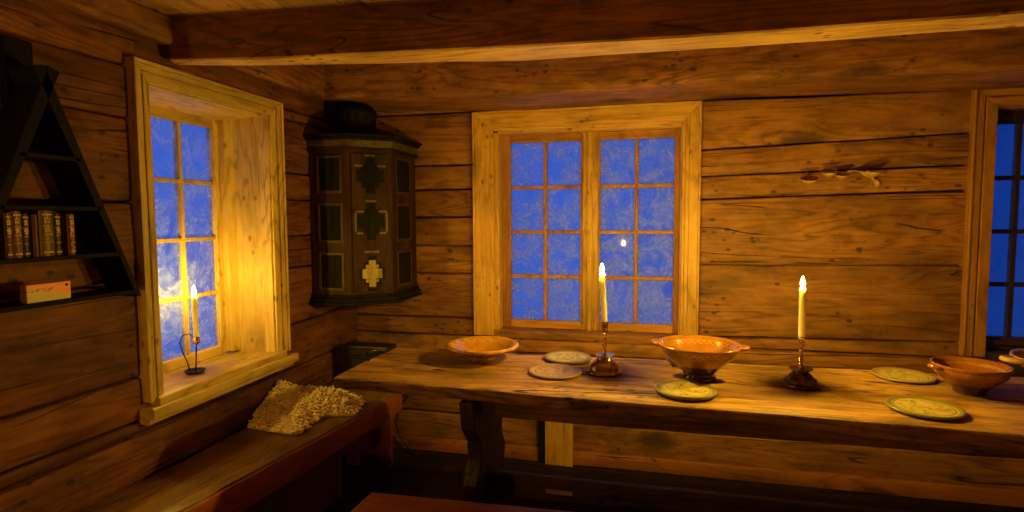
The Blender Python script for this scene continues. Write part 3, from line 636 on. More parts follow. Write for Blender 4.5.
# ------------------------------------------------------------------ bowls
def glaze(name, base, dark, lower=None, zcut=0.05, band=None, rough=0.16):
    N = NT(name); tc = N.n('ShaderNodeTexCoord'); V = tc.outputs['Object']; s = N.n('ShaderNodeSeparateXYZ'); N.l(V, s.inputs[0])
    f = N.noise(V, 14, 6, 0.65); col = N.ramp(f, [(0.3, dark), (0.6, base), (0.85, tuple(min(1, c * 1.35) for c in base))])
    if lower:
        k = N.math('LESS_THAN', N.math('ADD', s.outputs[2], N.math('MULTIPLY', f, 0.006)), zcut + 0.003)
        ln = N.math('SQRT', N.math('ADD', N.math('MULTIPLY', s.outputs[0], s.outputs[0]), N.math('MULTIPLY', s.outputs[1], s.outputs[1])))
        col = N.mix(k, col, lower)
    if band:   # cream slip wave and line around the rim band / the inside
        z0, amp, freq, w = band
        ang = N.math('ARCTAN2', s.outputs[1], s.outputs[0])
        wv = N.math('MULTIPLY_ADD', N.math('SINE', N.math('MULTIPLY', ang, freq)), amp, z0)
        d = N.math('ABSOLUTE', N.math('SUBTRACT', s.outputs[2], wv))
        k = N.math('LESS_THAN', d, w)
        k2 = N.math('LESS_THAN', N.math('ABSOLUTE', N.math('SUBTRACT', s.outputs[2], z0 + amp * 1.9)), w * 0.6)
        k = N.math('MULTIPLY', N.math('MAXIMUM', k, k2), N.ramp(N.noise(V, 60, 2), [(0.35, 0.3), (0.5, 1.0)]))
        col = N.mix(N.math('MULTIPLY', k, 0.6), col, (0.60, 0.40, 0.12))
    N.l(col, N.b.inputs['Base Color']); N.b.inputs['Roughness'].default_value = rough
    N.b.inputs['Coat Weight'].default_value = 0.6; N.b.inputs['Coat Roughness'].default_value = 0.08
    N.bump(N.noise(V, 22, 3), 0.15, 0.003); return N.m
ORANGE, BROWN = (0.56, 0.20, 0.03), (0.34, 0.10, 0.018)
g_a = glaze('orange_glaze', (0.42, 0.185, 0.018), (0.30, 0.115, 0.012), band=(0.052, 0.005, 16, 0.0012))
g_b = glaze('brown_glaze', (0.28, 0.11, 0.012), (0.18, 0.062, 0.008), lower=(0.06, 0.022, 0.008), zcut=0.055, band=(0.100, 0.0040, 34, 0.0010))
g_c = glaze('chestnut_glaze', (0.26, 0.085, 0.012), (0.16, 0.045, 0.008), lower=(0.05, 0.018, 0.007), zcut=0.035, band=(0.071, 0.0022, 54, 0.0008))
g_d = glaze('ochre_glaze', (0.55, 0.33, 0.07), (0.30, 0.15, 0.03), lower=(0.06, 0.025, 0.008), zcut=0.04, band=(0.078, 0.004, 22, 0.0014))
def lug(mb, c, ang, r, z, l=0.035, w=0.030, th=0.010, up=0.004):
    d = Vector((math.cos(ang), math.sin(ang), 0)); s = Vector((-d.y, d.x, 0)); C = Vector(c)
    pts = []
    for k in range(9):
        a = -math.pi / 2 + math.pi * k / 8
        pts.append(C + d * (r + l * (0.15 + 0.85 * math.cos(a)) * 0.9) + s * (w * math.sin(a)) + Vector((0, 0, z + up * math.cos(a))))
    pts = [C + d * (r - 0.006) + s * (-w) + Vector((0, 0, z))] + pts + [C + d * (r - 0.006) + s * w + Vector((0, 0, z))]
    mb.tube(pts, th * 0.55, 10)
    mb.prism([p - Vector((0, 0, th * 0.3)) for p in pts], (0, 0, th * 0.6), smooth=False)
cA = (-0.607, 2.062, 0.7515)
t = thing('bowl', 'wide shallow orange glazed bowl with a broad rim, at the left end of the table', 'bowl', cA, 'glazed bowls on the table')
m = MB(); m.lathe([(0.0, 0.004), (0.046, 0.0), (0.052, 0.002), (0.054, 0.010), (0.066, 0.022), (0.095, 0.038), (0.120, 0.046), (0.139, 0.050), (0.142, 0.055), (0.140, 0.061), (0.134, 0.063), (0.122, 0.057), (0.112, 0.052), (0.088, 0.034), (0.060, 0.018), (0.03, 0.011), (0, 0.010)], cA, 72, wob=0.02); m.build('body', g_a, t)
cB = (0.184, 1.967, 0.7515)
t = thing('bowl', 'deep brown glazed bowl with wavy cream band and two lug handles, mid table', 'bowl', cB, 'glazed bowls on the table')
m = MB(); m.lathe([(0.0, 0.003), (0.050, 0.0), (0.056, 0.003), (0.057, 0.012), (0.050, 0.018), (0.055, 0.026), (0.085, 0.055), (0.112, 0.082), (0.118, 0.090), (0.124, 0.104), (0.132, 0.112), (0.136, 0.117), (0.133, 0.122), (0.127, 0.120), (0.118, 0.106), (0.108, 0.086), (0.075, 0.052), (0.04, 0.026), (0, 0.022)], cB, 72, wob=0.015); m.build('body', g_b, t)
for a in (math.pi - 0.12, -0.10):
    m = MB(); lug(m, cB, a, 0.127, 0.112, l=0.030, w=0.020, th=0.012); m.build('lug_handle', g_b, t)
cC = (0.985, 1.985, 0.7515)
t = thing('bowl', 'reddish-brown glazed bowl with patterned rim and a small left lug, near the right edge', 'bowl', cC, 'glazed bowls on the table')
m = MB(); m.lathe([(r_c * 0.83, z_c) for r_c, z_c in [(0.0, 0.003), (0.048, 0.0), (0.052, 0.008), (0.058, 0.018), (0.085, 0.040), (0.106, 0.056), (0.112, 0.062), (0.116, 0.078), (0.122, 0.084), (0.122, 0.090), (0.116, 0.090), (0.108, 0.078), (0.100, 0.060), (0.07, 0.034), (0.04, 0.018), (0, 0.015)]], cC, 72, wob=0.02); m.build('body', g_c, t)
m = MB(); lug(m, cC, math.pi + 0.15, 0.095, 0.078, l=0.024, w=0.018, th=0.012); m.build('lug_handle', g_c, t)
cD = (1.300, 2.090, 0.7515)
t = thing('bowl', 'ochre glazed bowl with lug handle cut off by the right edge of the picture', 'bowl', cD, 'glazed bowls on the table')
m = MB(); m.lathe([(0.0, 0.003), (0.050, 0.0), (0.055, 0.008), (0.062, 0.020), (0.098, 0.048), (0.122, 0.070), (0.130, 0.086), (0.139, 0.090), (0.138, 0.097), (0.128, 0.095), (0.118, 0.078), (0.09, 0.05), (0.04, 0.02), (0, 0.016)], cD, 64, wob=0.02); m.build('body', g_d, t)
m = MB(); lug(m, cD, math.pi + 0.1, 0.130, 0.088, l=0.060, w=0.026, th=0.016); m.build('lug_handle', g_d, t)

# ------------------------------------------------------------------ plates
def plate_mat(name, face, line, rim, seed):
    N = NT(name); tc = N.n('ShaderNodeTexCoord'); V = tc.outputs['Object']; s = N.n('ShaderNodeSeparateXYZ'); N.l(V, s.inputs[0])
    r = N.math('SQRT', N.math('ADD', N.math('MULTIPLY', s.outputs[0], s.outputs[0]), N.math('MULTIPLY', s.outputs[1], s.outputs[1])))
    V2 = N.vadd(V, (seed, seed, 0))
    n = N.noise(V2, 26, 2, 0.5, 0.8)
    k = N.ramp(N.math('ABSOLUTE', N.math('SUBTRACT', n, 0.5)), [(0.0, 1.0), (0.022, 0.9), (0.035, 0.0)])
    inner = N.math('LESS_THAN', r, 0.066); k = N.math('MULTIPLY', k, inner)
    ringk = N.ramp(N.math('ABSOLUTE', N.math('SUBTRACT', r, 0.072)), [(0.0, 0.9), (0.0012, 0.9), (0.0022, 0.0)])
    k = N.math('MAXIMUM', k, ringk)
    mot = N.noise(V2, 45, 5, 0.7)
    fc = N.mix(N.ramp(mot, [(0.35, 0.0), (0.7, 0.55)]), face, rim)
    col = N.mix(N.math('MULTIPLY', k, 0.75), fc, line)
    col = N.mix(N.math('GREATER_THAN', r, 0.078), col, rim)
    N.l(col, N.b.inputs['Base Color']); N.b.inputs['Roughness'].default_value = 0.4
    h = N.math('SUBTRACT', N.math('MULTIPLY', mot, 0.4), k); N.bump(h, 0.7, 0.003); return N.m
YEL, OLV = (0.56, 0.44, 0.12), (0.17, 0.15, 0.045)
DKL = (0.07, 0.045, 0.015)
pm1 = plate_mat('olive_plate_a', YEL, DKL, OLV, 1.0)
pm2 = plate_mat('brown_plate', (0.44, 0.30, 0.07), (0.10, 0.05, 0.015), (0.34, 0.20, 0.04), 3.0)
pm3 = plate_mat('olive_plate_b', (0.54, 0.42, 0.11), DKL, OLV, 5.0)
pm4 = plate_mat('pale_plate', (0.50, 0.40, 0.12), DKL, (0.24, 0.17, 0.045), 7.0)
def plate(label, c, r, mat, h=0.010):
    c = (*c, 0.7515); m = MB()
    k = r / 0.088
    m.lathe([(0, 0.0), (0.074 * k, 0.0), (0.084 * k, 0.003), (0.088 * k, h * 0.6), (0.087 * k, h * 0.95), (0.083 * k, h + 0.001), (0.079 * k, h - 0.001), (0.073 * k, h - 0.002), (0.03 * k, h - 0.0025), (0, h - 0.003)], c, 64, wob=0.02)
    o = m.build('plate', mat, None, c); tag(o, label, 'plate', 'round plates on the table')
    return o
plate('round green-rimmed plate behind another plate, left of the brass candlestick', (-0.285, 2.128), 0.092, pm1, 0.012)
plate('round brown plate nearest the camera left of the brass candlestick', (-0.302, 1.930), 0.094, pm2, 0.009)
plate('round olive plate at the table edge in front of the deep brown bowl', (0.131, 1.797), 0.094, pm3, 0.013)
plate('round plate behind, near the wall side, between right candlestick and reddish bowl', (0.862, 2.132), 0.094, pm4, 0.009)
plate('round yellow-green patterned plate at the front table edge, rightmost', (0.775, 1.775), 0.094, pm3, 0.011)
# small dish peeping out from behind the deep bowl
cS = (0.130, 2.135, 0.7515); m = MB(); m.lathe([(0, 0), (0.022, 0), (0.034, 0.006), (0.045, 0.016), (0.045, 0.019), (0.040, 0.018), (0.028, 0.008), (0, 0.006)], cS, 40)
o = m.build('small_dish', g_d, None, cS); tag(o, 'small brown dish mostly hidden behind the deep brown bowl', 'dish')

# ------------------------------------------------------------------ corner cupboard
cq = thing('corner_cupboard', 'dark painted corner cupboard with carved cross panels hanging in the room corner', 'cupboard', (-1.40, 2.70, 0.9))
PA, PB, PC, PD = Vector((XL + 0.004, 2.45, 0)), Vector((-1.385, 2.45, 0)), Vector((-1.222, 2.575, 0)), Vector((-1.222, YB - 0.012, 0))
PE = Vector((XL + 0.004, YB - 0.012, 0))
def pent(z0, z1, out=0.0):
    n1, n2, n3 = Vector((0, -1, 0)), Vector((0.608, -0.794, 0)), Vector((1, 0, 0))
    a = PA + n1 * out; b_ = PB + n1 * out + Vector((out * 0.35, 0, 0)); c_ = PC + n3 * out + Vector((0, -out * 0.35, 0)); d_ = PD + n3 * out
    ps = [a, b_, c_, d_, PE]
    return [Vector((p.x, p.y, z0)) for p in ps], z1 - z0
def pentp(mb, z0, z1, out): ps, h = pent(z0, z1, out); mb.prism(ps, (0, 0, h))
m = MB(); m.seed = 2; pentp(m, 0.925, 1.625, 0.0); m.build('carcass', m_cup, cq, bevel=0.003)
m = MB()
for z0, z1, o_ in ((0.878, 0.892, 0.032), (0.892, 0.912, 0.024), (0.912, 0.927, 0.012)): pentp(m, z0, z1, o_)
m.build('base_moulding', m_cupd, cq, bevel=0.003)
m = MB()
for z0, z1, o_ in ((1.622, 1.634, 0.010), (1.634, 1.640, 0.022)): pentp(m, z0, z1, o_)
m.build('lower_cornice', m_cup, cq, bevel=0.002)
m = MB(); pentp(m, 1.640, 1.678, 0.014); m.build('cornice', m_cupo, cq, bevel=0.003)
m = MB()
for z0, z1, o_ in ((1.678, 1.690, 0.030), (1.690, 1.702, 0.045)): pentp(m, z0, z1, o_)
m.build('cornice_cap', m_cupd, cq, bevel=0.003)
m = MB(); m.lathe([(0.0, 1.702), (0.105, 1.702), (0.108, 1.72), (0.104, 1.745), (0.100, 1.80), (0.103, 1.82), (0.112, 1.83), (0.108, 1.84), (0.085, 1.87), (0, 1.878)], (-1.452, 2.66, 0), 40)
m.build('crown', m_cupd, cq)
def facebox(mb, P, Q, u0, u1, z0, z1, t0, t1):
    """box on the face P-Q: u along (m), t outwards"""
    d = (Q - P).normalized(); nrm = Vector((d.y, -d.x, 0))
    pt = lambda u, t, z: P + d * u + nrm * t + Vector((0, 0, z))
    mb.hexa([pt(u0, t1, z0), pt(u1, t1, z0), pt(u1, t0, z0), pt(u0, t0, z0), pt(u0, t1, z1), pt(u1, t1, z1), pt(u1, t0, z1), pt(u0, t0, z1)])
# left and right side panels: two framed dark fields each
def side_panels(P, Q, u0, u1):
    for (z0, z1) in ((0.962, 1.122), (1.195, 1.362), (1.436, 1.592)):
        fr = MB(); w = 0.014
        for a in ((u0 - w, u0, z0 - w, z1 + w), (u1, u1 + w, z0 - w, z1 + w), (u0, u1, z0 - w, z0), (u0, u1, z1, z1 + w)): facebox(fr, P, Q, *a, -0.002, 0.006)
        fo = fr.build('panel_frame', m_cupf, cq, bevel=0.002)
        pm = MB(); facebox(pm, P, Q, u0, u1, z0, z1, -0.003, 0.003); po = pm.build('dark_panel', m_cupd, cq, bevel=0.001)
LW = (PB - PA).length; RW = (PD - PC).length; DW = (PC - PB).length
side_panels(PA, PB, 0.055, LW - 0.045); side_panels(PC, PD, 0.06, RW - 0.09)
# door with three stepped crosses and gilt flourishes
dr = MB(); facebox(dr, PB, PC, 0.014, DW - 0.010, 0.94, 1.612, -0.004, 0.010); 
def on_door(mb, u0, u1, z0, z1, t0, t1): facebox(mb, PB, PC, u0, u1, z0, z1, t0, t1)
uc = DW * 0.50
fl = dr; fl.m = 1
for zc in (1.285, 1.505):
    on_door(fl, uc - 0.026, uc + 0.026, zc + 0.094, zc + 0.103, 0.009, 0.013)
    for sg in (-1, 1):
        on_door(fl, uc + sg * 0.055 - 0.021, uc + sg * 0.055 + 0.021, zc + 0.044, zc + 0.053, 0.009, 0.013)
        if zc < 1.4: 
            on_door(fl, uc + sg * 0.055 - 0.016, uc + sg * 0.055 + 0.016, zc - 0.062, zc - 0.052, 0.009, 0.013)
            on_door(fl, uc + sg * 0.075 - 0.004, uc + sg * 0.075 + 0.004, zc - 0.05, zc + 0.044, 0.009, 0.012)
on_door(fl, uc - 0.035, uc + 0.035, 1.132, 1.142, 0.009, 0.013)
door = dr.build('door', m_cup, cq, bevel=0.0015, more=[m_cupl])
def cross(zc, sx, sz, k, mat, name, t):
    mb = MB(); e = 0.0
    on_door(mb, uc - sx * 0.34, uc + sx * 0.34, zc - sz, zc + sz, 0.009, 0.009 + t)
    on_door(mb, uc - sx, uc + sx, zc - sz * 0.36, zc + sz * 0.36, 0.009, 0.009 + t + 0.0006)
    on_door(mb, uc - sx * 0.66, uc + sx * 0.66, zc - sz * 0.66, zc + sz * 0.66, 0.009, 0.009 + t * 0.6)
    o = mb.build(name, mat, cq, bevel=0.001); o.parent = door; return o
cross(1.030, 0.062, 0.085, 0, m_cupd, 'cross_ground', 0.003)
cross(1.030, 0.048, 0.066, 0, m_cupg, 'gilt_cross', 0.006)
cross(1.285, 0.064, 0.090, 0, m_cupd, 'dark_cross', 0.004)
cross(1.505, 0.064, 0.085, 0, m_cupd, 'dark_cross', 0.004)
kn = MB(); kp = PB + (PC - PB).normalized() * 0.022 + Vector((0, 0, 1.335)); kn.tube([kp + Vector((0, 0, 0)), kp + Vector((0.608, -0.794, 0)) * 0.022], [0.004, 0.007], 12); o = kn.build('knob', m_iron, cq); o.parent = door

# ------------------------------------------------------------------ hanging triangular bookshelf
XF = -1.490; KS = 1.490 / 1.450
def zk(z): return 1.3 + (z - 1.3) * KS
hs = thing('hanging_bookshelf', 'black triangular bookshelf hanging on the left wall, holding old books', 'bookshelf', (-1.54, 1.147, 1.09))
t_ = 0.016
def ysl(z, side): return 1.147 + side * (1.685 - z) * 0.395
for side in (-1, 1):
    m = MB(); zt, zb = 1.695, 1.068
    a, c = ysl(zt, side), ysl(zb, side)
    m.prism([(XL + 0.004, a - side * 0.0, zt), (XL + 0.004, a - side * 0.03, zt - 0.01), (XL + 0.004, c - side * t_, zb), (XL + 0.004, c, zb)], (XF - XL - 0.004, 0, 0)); m.build('side_board', m_black, hs, bevel=0.002)
for z in (zk(1.464), zk(1.336), zk(1.209), zk(1.096)):
    m = MB(); m.box((XL + 0.004, ysl(z, -1) + 0.008, z - 0.012), (XF, ysl(z, 1) - 0.008, z)); m.build('shelf_board', m_black, hs, bevel=0.002)
m = MB(); m.box((XL - 0.002, 1.112, 1.50), (XL + 0.022, 1.182, 1.768)); m.build('shadow_plate', m_black, hs, bevel=0.003)  # black plate added in place of the shelf's shadow on the wall

# books: leather with gilt spines
def leather(name, col):
    N = NT(name); tc = N.n('ShaderNodeTexCoord'); V = tc.outputs['Object']; f = N.noise(V, 60, 5, 0.7)
    c = N.ramp(f, [(0.3, tuple(x * 0.5 for x in col)), (0.7, col)]); N.l(c, N.b.inputs['Base Color']); N.b.inputs['Roughness'].default_value = 0.5; N.bump(f, 0.4, 0.002); return N.m
L1, L2, L3 = leather('brown_leather', (0.12, 0.045, 0.012)), leather('black_leather', (0.035, 0.020, 0.010)), leather('red_leather', (0.17, 0.05, 0.018))
m_gilt = plain('gilt_tooling', (0.22, 0.13, 0.03), 0.5, 0.6, 0.7, 160, 0.2)
m_page = plain('old_paper', (0.42, 0.27, 0.11), 0.8, 0, 0.2, 150, 0.3)
G_B = 'old leather books on the hanging bookshelf'
BK = [(1.0030, 1.0180, 0.108, L1, 'brown leather book with gilt spine, at the left picture edge on the hanging shelf'),
      (1.0200, 1.0440, 0.112, L3, 'red-brown gilt-spined book, second from the left on the hanging shelf'),
      (1.0450, 1.0630, 0.106, L2, 'near-black leather book with gilt bands, third from the left on the shelf'),
      (1.0650, 1.0780, 0.104, L3, 'thin plain reddish book just left of the thickest book on the shelf'),
      (1.0840, 1.1190, 0.114, L1, 'thickest old book with broad gilt spine, in the middle of the row'),
      (1.1205, 1.1400, 0.107, L2, 'dark leather book with gilt bands, just right of the thickest book'),
      (1.1500, 1.1700, 0.106, L3, 'rightmost book on the hanging shelf, slim with speckled gilt spine')]
for i, (y0, y1, h, mt, lb_) in enumerate(BK):
    y0 *= KS; y1 *= KS; h *= KS; z0 = zk(1.209) + 0.0005; xf = XF - 0.006 - 0.004 * (i % 3); xb = xf - 0.072; w = y1 - y0
    t = thing('book', lb_, 'book', (xf - 0.04, (y0 + y1) / 2, z0), G_B)
    m = MB(); ct = 0.0022
    m.box((xb, y0, z0), (xf - 0.004, y0 + ct, z0 + h)); m.box((xb, y1 - ct, z0), (xf - 0.004, y1, z0 + h))
    n = 8; pl = [(xf - 0.004, y0, z0)] + [(xf - 0.005 + 0.006 * math.sin(math.pi * k / n), y0 + w * k / n, z0) for k in range(1, n)] + [(xf - 0.004, y1, z0), (xf - 0.008, y1, z0), (xf - 0.008, y0, z0)]
    m.prism(pl, (0, 0, h)); cov = m
    m = MB(); m.box((xb + 0.003, y0 + ct, z0 + 0.003), (xf - 0.008, y1 - ct, z0 + h - 0.003)); m.build('pages', m_page, t)
    if i != 3:
        m = cov; m.m = 1; xs = xf + 0.0012
        for zf in ((0.07, 0.10), (0.30, 0.315), (0.47, 0.485), (0.66, 0.675), (0.90, 0.93)):
            m.box((xs - 0.004, y0 + w * 0.16, z0 + h * zf[0]), (xs, y1 - w * 0.16, z0 + h * zf[1]))
        for zc in (0.58, 0.79):          # small tooled flowers
            for dy, dz in ((0, 0), (0.16, 0.03), (-0.16, 0.03), (0, 0.06), (0.14, -0.035), (-0.14, -0.035)):
                yc = (y0 + y1) / 2 + dy * w; zz = z0 + h * (zc + dz); rr = 0.0024
                m.prism([(xs - 0.003, yc + rr * math.cos(k * math.pi / 3), zz + rr * 1.2 * math.sin(k * math.pi / 3)) for k in range(6)], (0.0035, 0, 0))
        if i == 6:
            for k in range(14):
                zz = z0 + h * (0.12 + 0.055 * k); yc = (y0 + y1) / 2 + w * 0.22 * math.sin(k * 2.4); m.box((xs - 0.003, yc - 0.0022, zz), (xs + 0.0002, yc + 0.0022, zz + 0.003))
    cov.build('cover', mt, t, more=[m_gilt])
# small printed box on the lowest shelf
def card_mat():
    N = NT('printed_card'); tc = N.n('ShaderNodeTexCoord'); s = N.n('ShaderNodeSeparateXYZ'); N.l(tc.outputs['Object'], s.inputs[0])
    k = N.math('GREATER_THAN', N.math('ADD', s.outputs[2], N.math('MULTIPLY', s.outputs[1], 0.22)), 0.026)
    col = N.mix(k, (0.50, 0.36, 0.10), (0.80, 0.20, 0.03))
    n = N.noise(N.vmul(tc.outputs['Object'], (1, 1, 3)), 130, 2)
    bnd = N.math('MULTIPLY', N.math('LESS_THAN', N.math('ABSOLUTE', N.math('SUBTRACT', s.outputs[2], 0.031)), 0.004), N.math('LESS_THAN', s.outputs[1], 0.012))
    col = N.mix(N.math('MULTIPLY', N.math('GREATER_THAN', n, 0.52), bnd), col, (0.12, 0.03, 0.01))
    N.l(col, N.b.inputs['Base Color']); N.b.inputs['Roughness'].default_value = 0.45; return N.m
cb = (XF - 0.03, 1.124, zk(1.096) + 0.0005); m = MB(); m.box((XF - 0.030, 1.070, cb[2]), (XF - 0.008, 1.182, cb[2] + 0.047)); o = m.build('box', card_mat(), None, cb, bevel=0.002)
bx_ = o; bt = thing('cardboard_box', 'small orange and yellow printed box on the lowest shelf of the bookshelf', 'box', cb)
o.parent = bt; o.location = (0, 0, 0); o.name = 'carton'
m = MB(); m.tube([(XF - 0.0085, 1.170, cb[2] + 0.038), (XF - 0.0068, 1.170, cb[2] + 0.038)], 0.0035, 14); o = m.build('dark_dot', m_wick, bt)

# ------------------------------------------------------------------ radio in the corner, cable, sheepskin
rd = thing('radio', 'black boxy radio with ribbed front and bright handle on the bench corner', 'radio', (-1.40, 2.64, 0.43))
m = MB(); m.box((-1.535, 2.585, 0.432), (-1.262, 2.69, 0.645)); m.build('housing', m_blackp, rd, bevel=0.008)
m = MB()
for k in range(7): m.box((-1.505, 2.578, 0.525 + k * 0.014), (-1.285, 2.588, 0.531 + k * 0.014))
m.box((-1.505, 2.582, 0.520), (-1.285, 2.588, 0.620)); m.build('front_ribs', m_blackp, rd, bevel=0.001)
m = MB(); m.box((-1.455, 2.572, 0.600), (-1.37, 2.584, 0.606)); m.build('trim_strip', m_chrome, rd)
m = MB(); m.tube([(-1.372, 2.590, 0.610), (-1.372, 2.560, 0.610), (-1.350, 2.545, 0.626), (-1.320, 2.540, 0.638), (-1.292, 2.542, 0.641), (-1.272, 2.560, 0.634), (-1.272, 2.590, 0.634)], 0.0048, 10); m.build('handle', m_chrome, rd)
m = MB()
pts = []
ctl = [(-1.255, 2.84, 0.36), (-1.285, 2.84, 0.30), (-1.33, 2.835, 0.23), (-1.345, 2.83, 0.16), (-1.325, 2.83, 0.09), (-1.285, 2.83, 0.04), (-1.25, 2.81, 0.0055), (-1.18, 2.76, 0.0055)]
m.tube(ctl, 0.005, 8); o = m.build('power_cable', m_blackp, None, (-1.25, 2.83, 0.0)); tag(o, 'black cable hanging down the back wall behind the bench end', 'cable')

# sheepskin: lumpy hide with tufts of fleece
def fleece_mat():
    N = NT('fleece'); tc = N.n('ShaderNodeTexCoord'); f = N.noise(tc.outputs['Object'], 18, 5, 0.7)
    c = N.ramp(f, [(0.3, (0.70, 0.55, 0.25)), (0.6, (0.90, 0.78, 0.42)), (0.85, (0.92, 0.84, 0.52))]); N.l(c, N.b.inputs['Base Color'])
    N.b.inputs['Roughness'].default_value = 0.9; N.b.inputs['Sheen Weight'].default_value = 0.3; return N.m
m_fl = fleece_mat()
def seat_z(x, y):
    t2 = (y - 0.2) / 2.65; xf = -1.375 + 0.13 * t2; zf = 0.505 - 0.135 * t2; zb = 0.45 - 0.015 * t2; s = (x - XL) / (xf - XL)
    return zb + (zf - zb) * max(0, min(1, s))
random.seed(5)
sk = thing('sheepskin', 'yellowish white sheepskin lying crumpled on the left wall bench under the window', 'sheepskin', (-1.44, 2.2, 0.44))
m = MB(); nu, nv = 90, 50; vs = []; fs = []; top = {}
def sk_pt(u, v):
    # u along Y, v from wall to front
    y = 1.94 + 0.52 * u; wv = 0.02 * math.sin(u * 9) + 0.015 * math.sin(u * 23)
    x = -1.585 + (0.17 + 0.03 * math.sin(u * 7.5 + 0.8) + 0.16 * math.exp(-((u - 0.62) / 0.22) ** 2)) * v + wv * v
    ed = min(1, 4.5 * min(u, 1 - u)) ** 0.6 * min(1, 5 * (1 - v) + 0.10) ** 0.6
    h = 0.010 + 0.032 * (0.5 + 0.5 * noise.noise(Vector((x * 9, y * 9, 1.0)))) + 0.028 * noise.noise(Vector((x * 22, y * 22, 4.0))) + 0.012 * noise.noise(Vector((x * 60, y * 60, 9.0)))
    climb = 0.085 * max(0, 1 - v * 2.6) ** 1.5 * math.exp(-((u - 0.40) / 0.22) ** 2) * 1.2
    hump = 0.045 * math.exp(-((u - 0.60) / 0.22) ** 2 - ((v - 0.5) / 0.4) ** 2)
    return Vector((x, y, seat_z(x, y) + 0.005 + max(0.004, ed * (h + hump) + climb)))
for i in range(nu):
    for j in range(nv): vs.append(sk_pt(i / (nu - 1), j / (nv - 1)))
for i in range(nu):
    for j in range(nv): p = vs[i * nv + j]; vs.append(Vector((p.x, p.y, seat_z(p.x, p.y) + 0.003)))
K = nu * nv
for i in range(nu - 1):
    for j in range(nv - 1):
        a = i * nv + j; fs.append((a, a + nv, a + nv + 1, a + 1)); fs.append((K + a, K + a + 1, K + a + nv + 1, K + a + nv))
ring = [i * nv for i in range(nu)] + [(nu - 1) * nv + j for j in range(1, nv)] + [i * nv + nv - 1 for i in range(nu - 2, -1, -1)] + [j for j in range(nv - 2, 0, -1)]
for a, c in zip(ring, ring[1:] + ring[:1]): fs.append((a, c, K + c, K + a))
m.add(vs, fs, smooth=True); m.build('hide', m_fl, sk)
m = MB()
for k in range(3400):
    u, v = random.random(), random.random() ** 0.8
    p = sk_pt(u, v); du = sk_pt(min(1, u + .02), v) - p; dv = sk_pt(u, min(1, v + .03)) - p
    nr = dv.cross(du)
    if nr.length < 1e-9: continue
    nr.normalize(); nr = nr if nr.z > 0 else -nr
    d1 = (nr * 0.8 + Vector((random.uniform(-.8, .8), random.uniform(-.8, .8), 0.1))).normalized()
    d2 = (d1 + Vector((random.uniform(-1.1, 1.1), random.uniform(-1.1, 1.1), -0.9))).normalized()
    L = random.uniform(0.010, 0.019); w_ = random.uniform(0.0032, 0.0056)
    a1 = p + d1 * L * 0.6; a2 = a1 + (d1 + d2) * L * 0.35; a3 = a2 + d2 * L * 0.6
    zmin = seat_z(a3.x, a3.y) + 0.004
    if a3.z < zmin: a3.z = zmin
    if a3.x < XL + 0.012: continue
    m.tube([p - nr * 0.003, a1, a2, a3], [w_, w_ * 1.05, w_ * 0.75, 0.0007], 5)
o = m.build('fleece', m_fl, sk); o['kind'] = 'stuff'

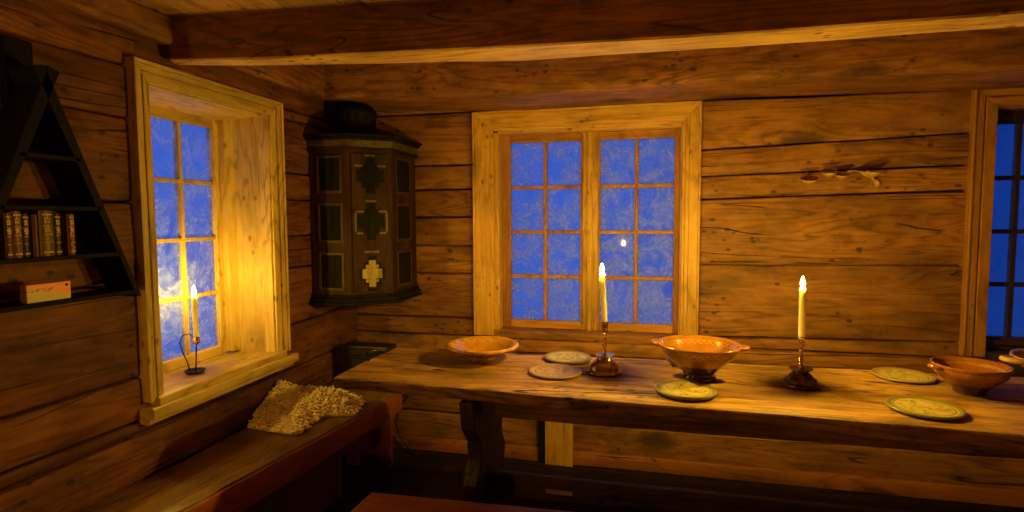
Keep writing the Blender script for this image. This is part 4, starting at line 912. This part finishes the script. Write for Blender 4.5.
# ------------------------------------------------------------------ wooden spoons tucked into the gap between two logs
def spoon(label, x, z, out, side, droop, sc=1.0, roll=0.0):
    """handle end in the gap at (x, z); bowl sticks out into the room"""
    p0 = Vector((x, YB - 0.002, z)); d = Vector((side, -out, -droop)).normalized()
    t = thing('wooden_spoon', label, 'spoon', p0, 'wooden spoons in the wall gap')
    m = MB(); L = 0.040 * sc; pts = [p0 + d * (-0.012)] + [p0 + d * (L * k / 4) + Vector((0, 0, 0.002 * math.sin(k))) for k in range(5)]
    m.tube(pts, [0.005] * 4 + [0.0055, 0.006], 10); m.build('handle', m_spoon, t)
    m = MB(); c = p0 + d * (L + 0.018 * sc); s = d.cross(Vector((0, 0, 1))).normalized(); up = s.cross(d)
    vs = []; fs = []; nr, ns = 7, 20
    for lay, off, dep in ((0, 0.0, 1.0), (1, 0.0035, 0.72)):
        for i in range(nr):
            f = i / (nr - 1)
            for j in range(ns):
                a = 2 * math.pi * j / ns
                vs.append(c + d * (0.026 * sc * f * math.cos(a)) + s * (0.019 * sc * f * math.sin(a)) + up * (-0.012 * sc * (1 - f * f) * dep + (0.0 if lay == 0 else 0.0022)))
    for lay in (0, 1):
        o_ = lay * nr * ns
        for i in range(nr - 1):
            for j in range(ns): fs.append((o_ + i * ns + j, o_ + i * ns + (j + 1) % ns, o_ + (i + 1) * ns + (j + 1) % ns, o_ + (i + 1) * ns + j))
    o1, o2 = (nr - 1) * ns, nr * ns + (nr - 1) * ns
    for j in range(ns): fs.append((o1 + j, o1 + (j + 1) % ns, o2 + (j + 1) % ns, o2 + j))
    m.add(vs, fs, smooth=True); m.build('bowl', m_spoon, t)
gz = 1.503
spoon('wooden spoon stuck in the wall gap, leftmost of the row, brightly lit bowl', 0.735, gz - 0.002, 1.0, -0.15, 0.30, 2.0)
spoon('wooden spoon stuck in the wall gap, second from the left', 0.800, gz, 1.0, 0.05, 0.12, 1.55)
spoon('wooden spoon stuck in the wall gap, third from the left', 0.862, gz + 0.001, 1.0, -0.05, 0.24, 1.55)
spoon('wooden spoon stuck in the wall gap, fourth from the left, turned to the right', 0.915, gz + 0.003, 0.8, 0.45, 0.12, 1.9)
# and one hanging down from the gap
t = thing('wooden_spoon', 'small wooden spoon hanging down from the wall gap, right end of the row', 'spoon', (0.998, YB - 0.012, 1.505), 'wooden spoons in the wall gap')
m = MB(); m.tube([(0.990, YB + 0.004, 1.508), (0.994, YB - 0.018, 1.500), (1.000, YB - 0.022, 1.480), (1.008, YB - 0.022, 1.462)], [0.004, 0.0045, 0.005, 0.006], 10); m.build('handle', m_spoon, t)
m = MB(); q = Vector((0, 0, 1)).rotation_difference(Vector((0.1, -1, 0.15)).normalized()).to_matrix()
m.lathe([(0, -0.010), (0.010, -0.008), (0.017, -0.002), (0.020, 0.004), (0.018, 0.004), (0.013, -0.001), (0, -0.005)], (1.014, YB - 0.020, 1.445), 28, M=q); m.build('bowl', m_spoon, t)

for o in bpy.data.objects:
    if '_w' in o: del o['_w']
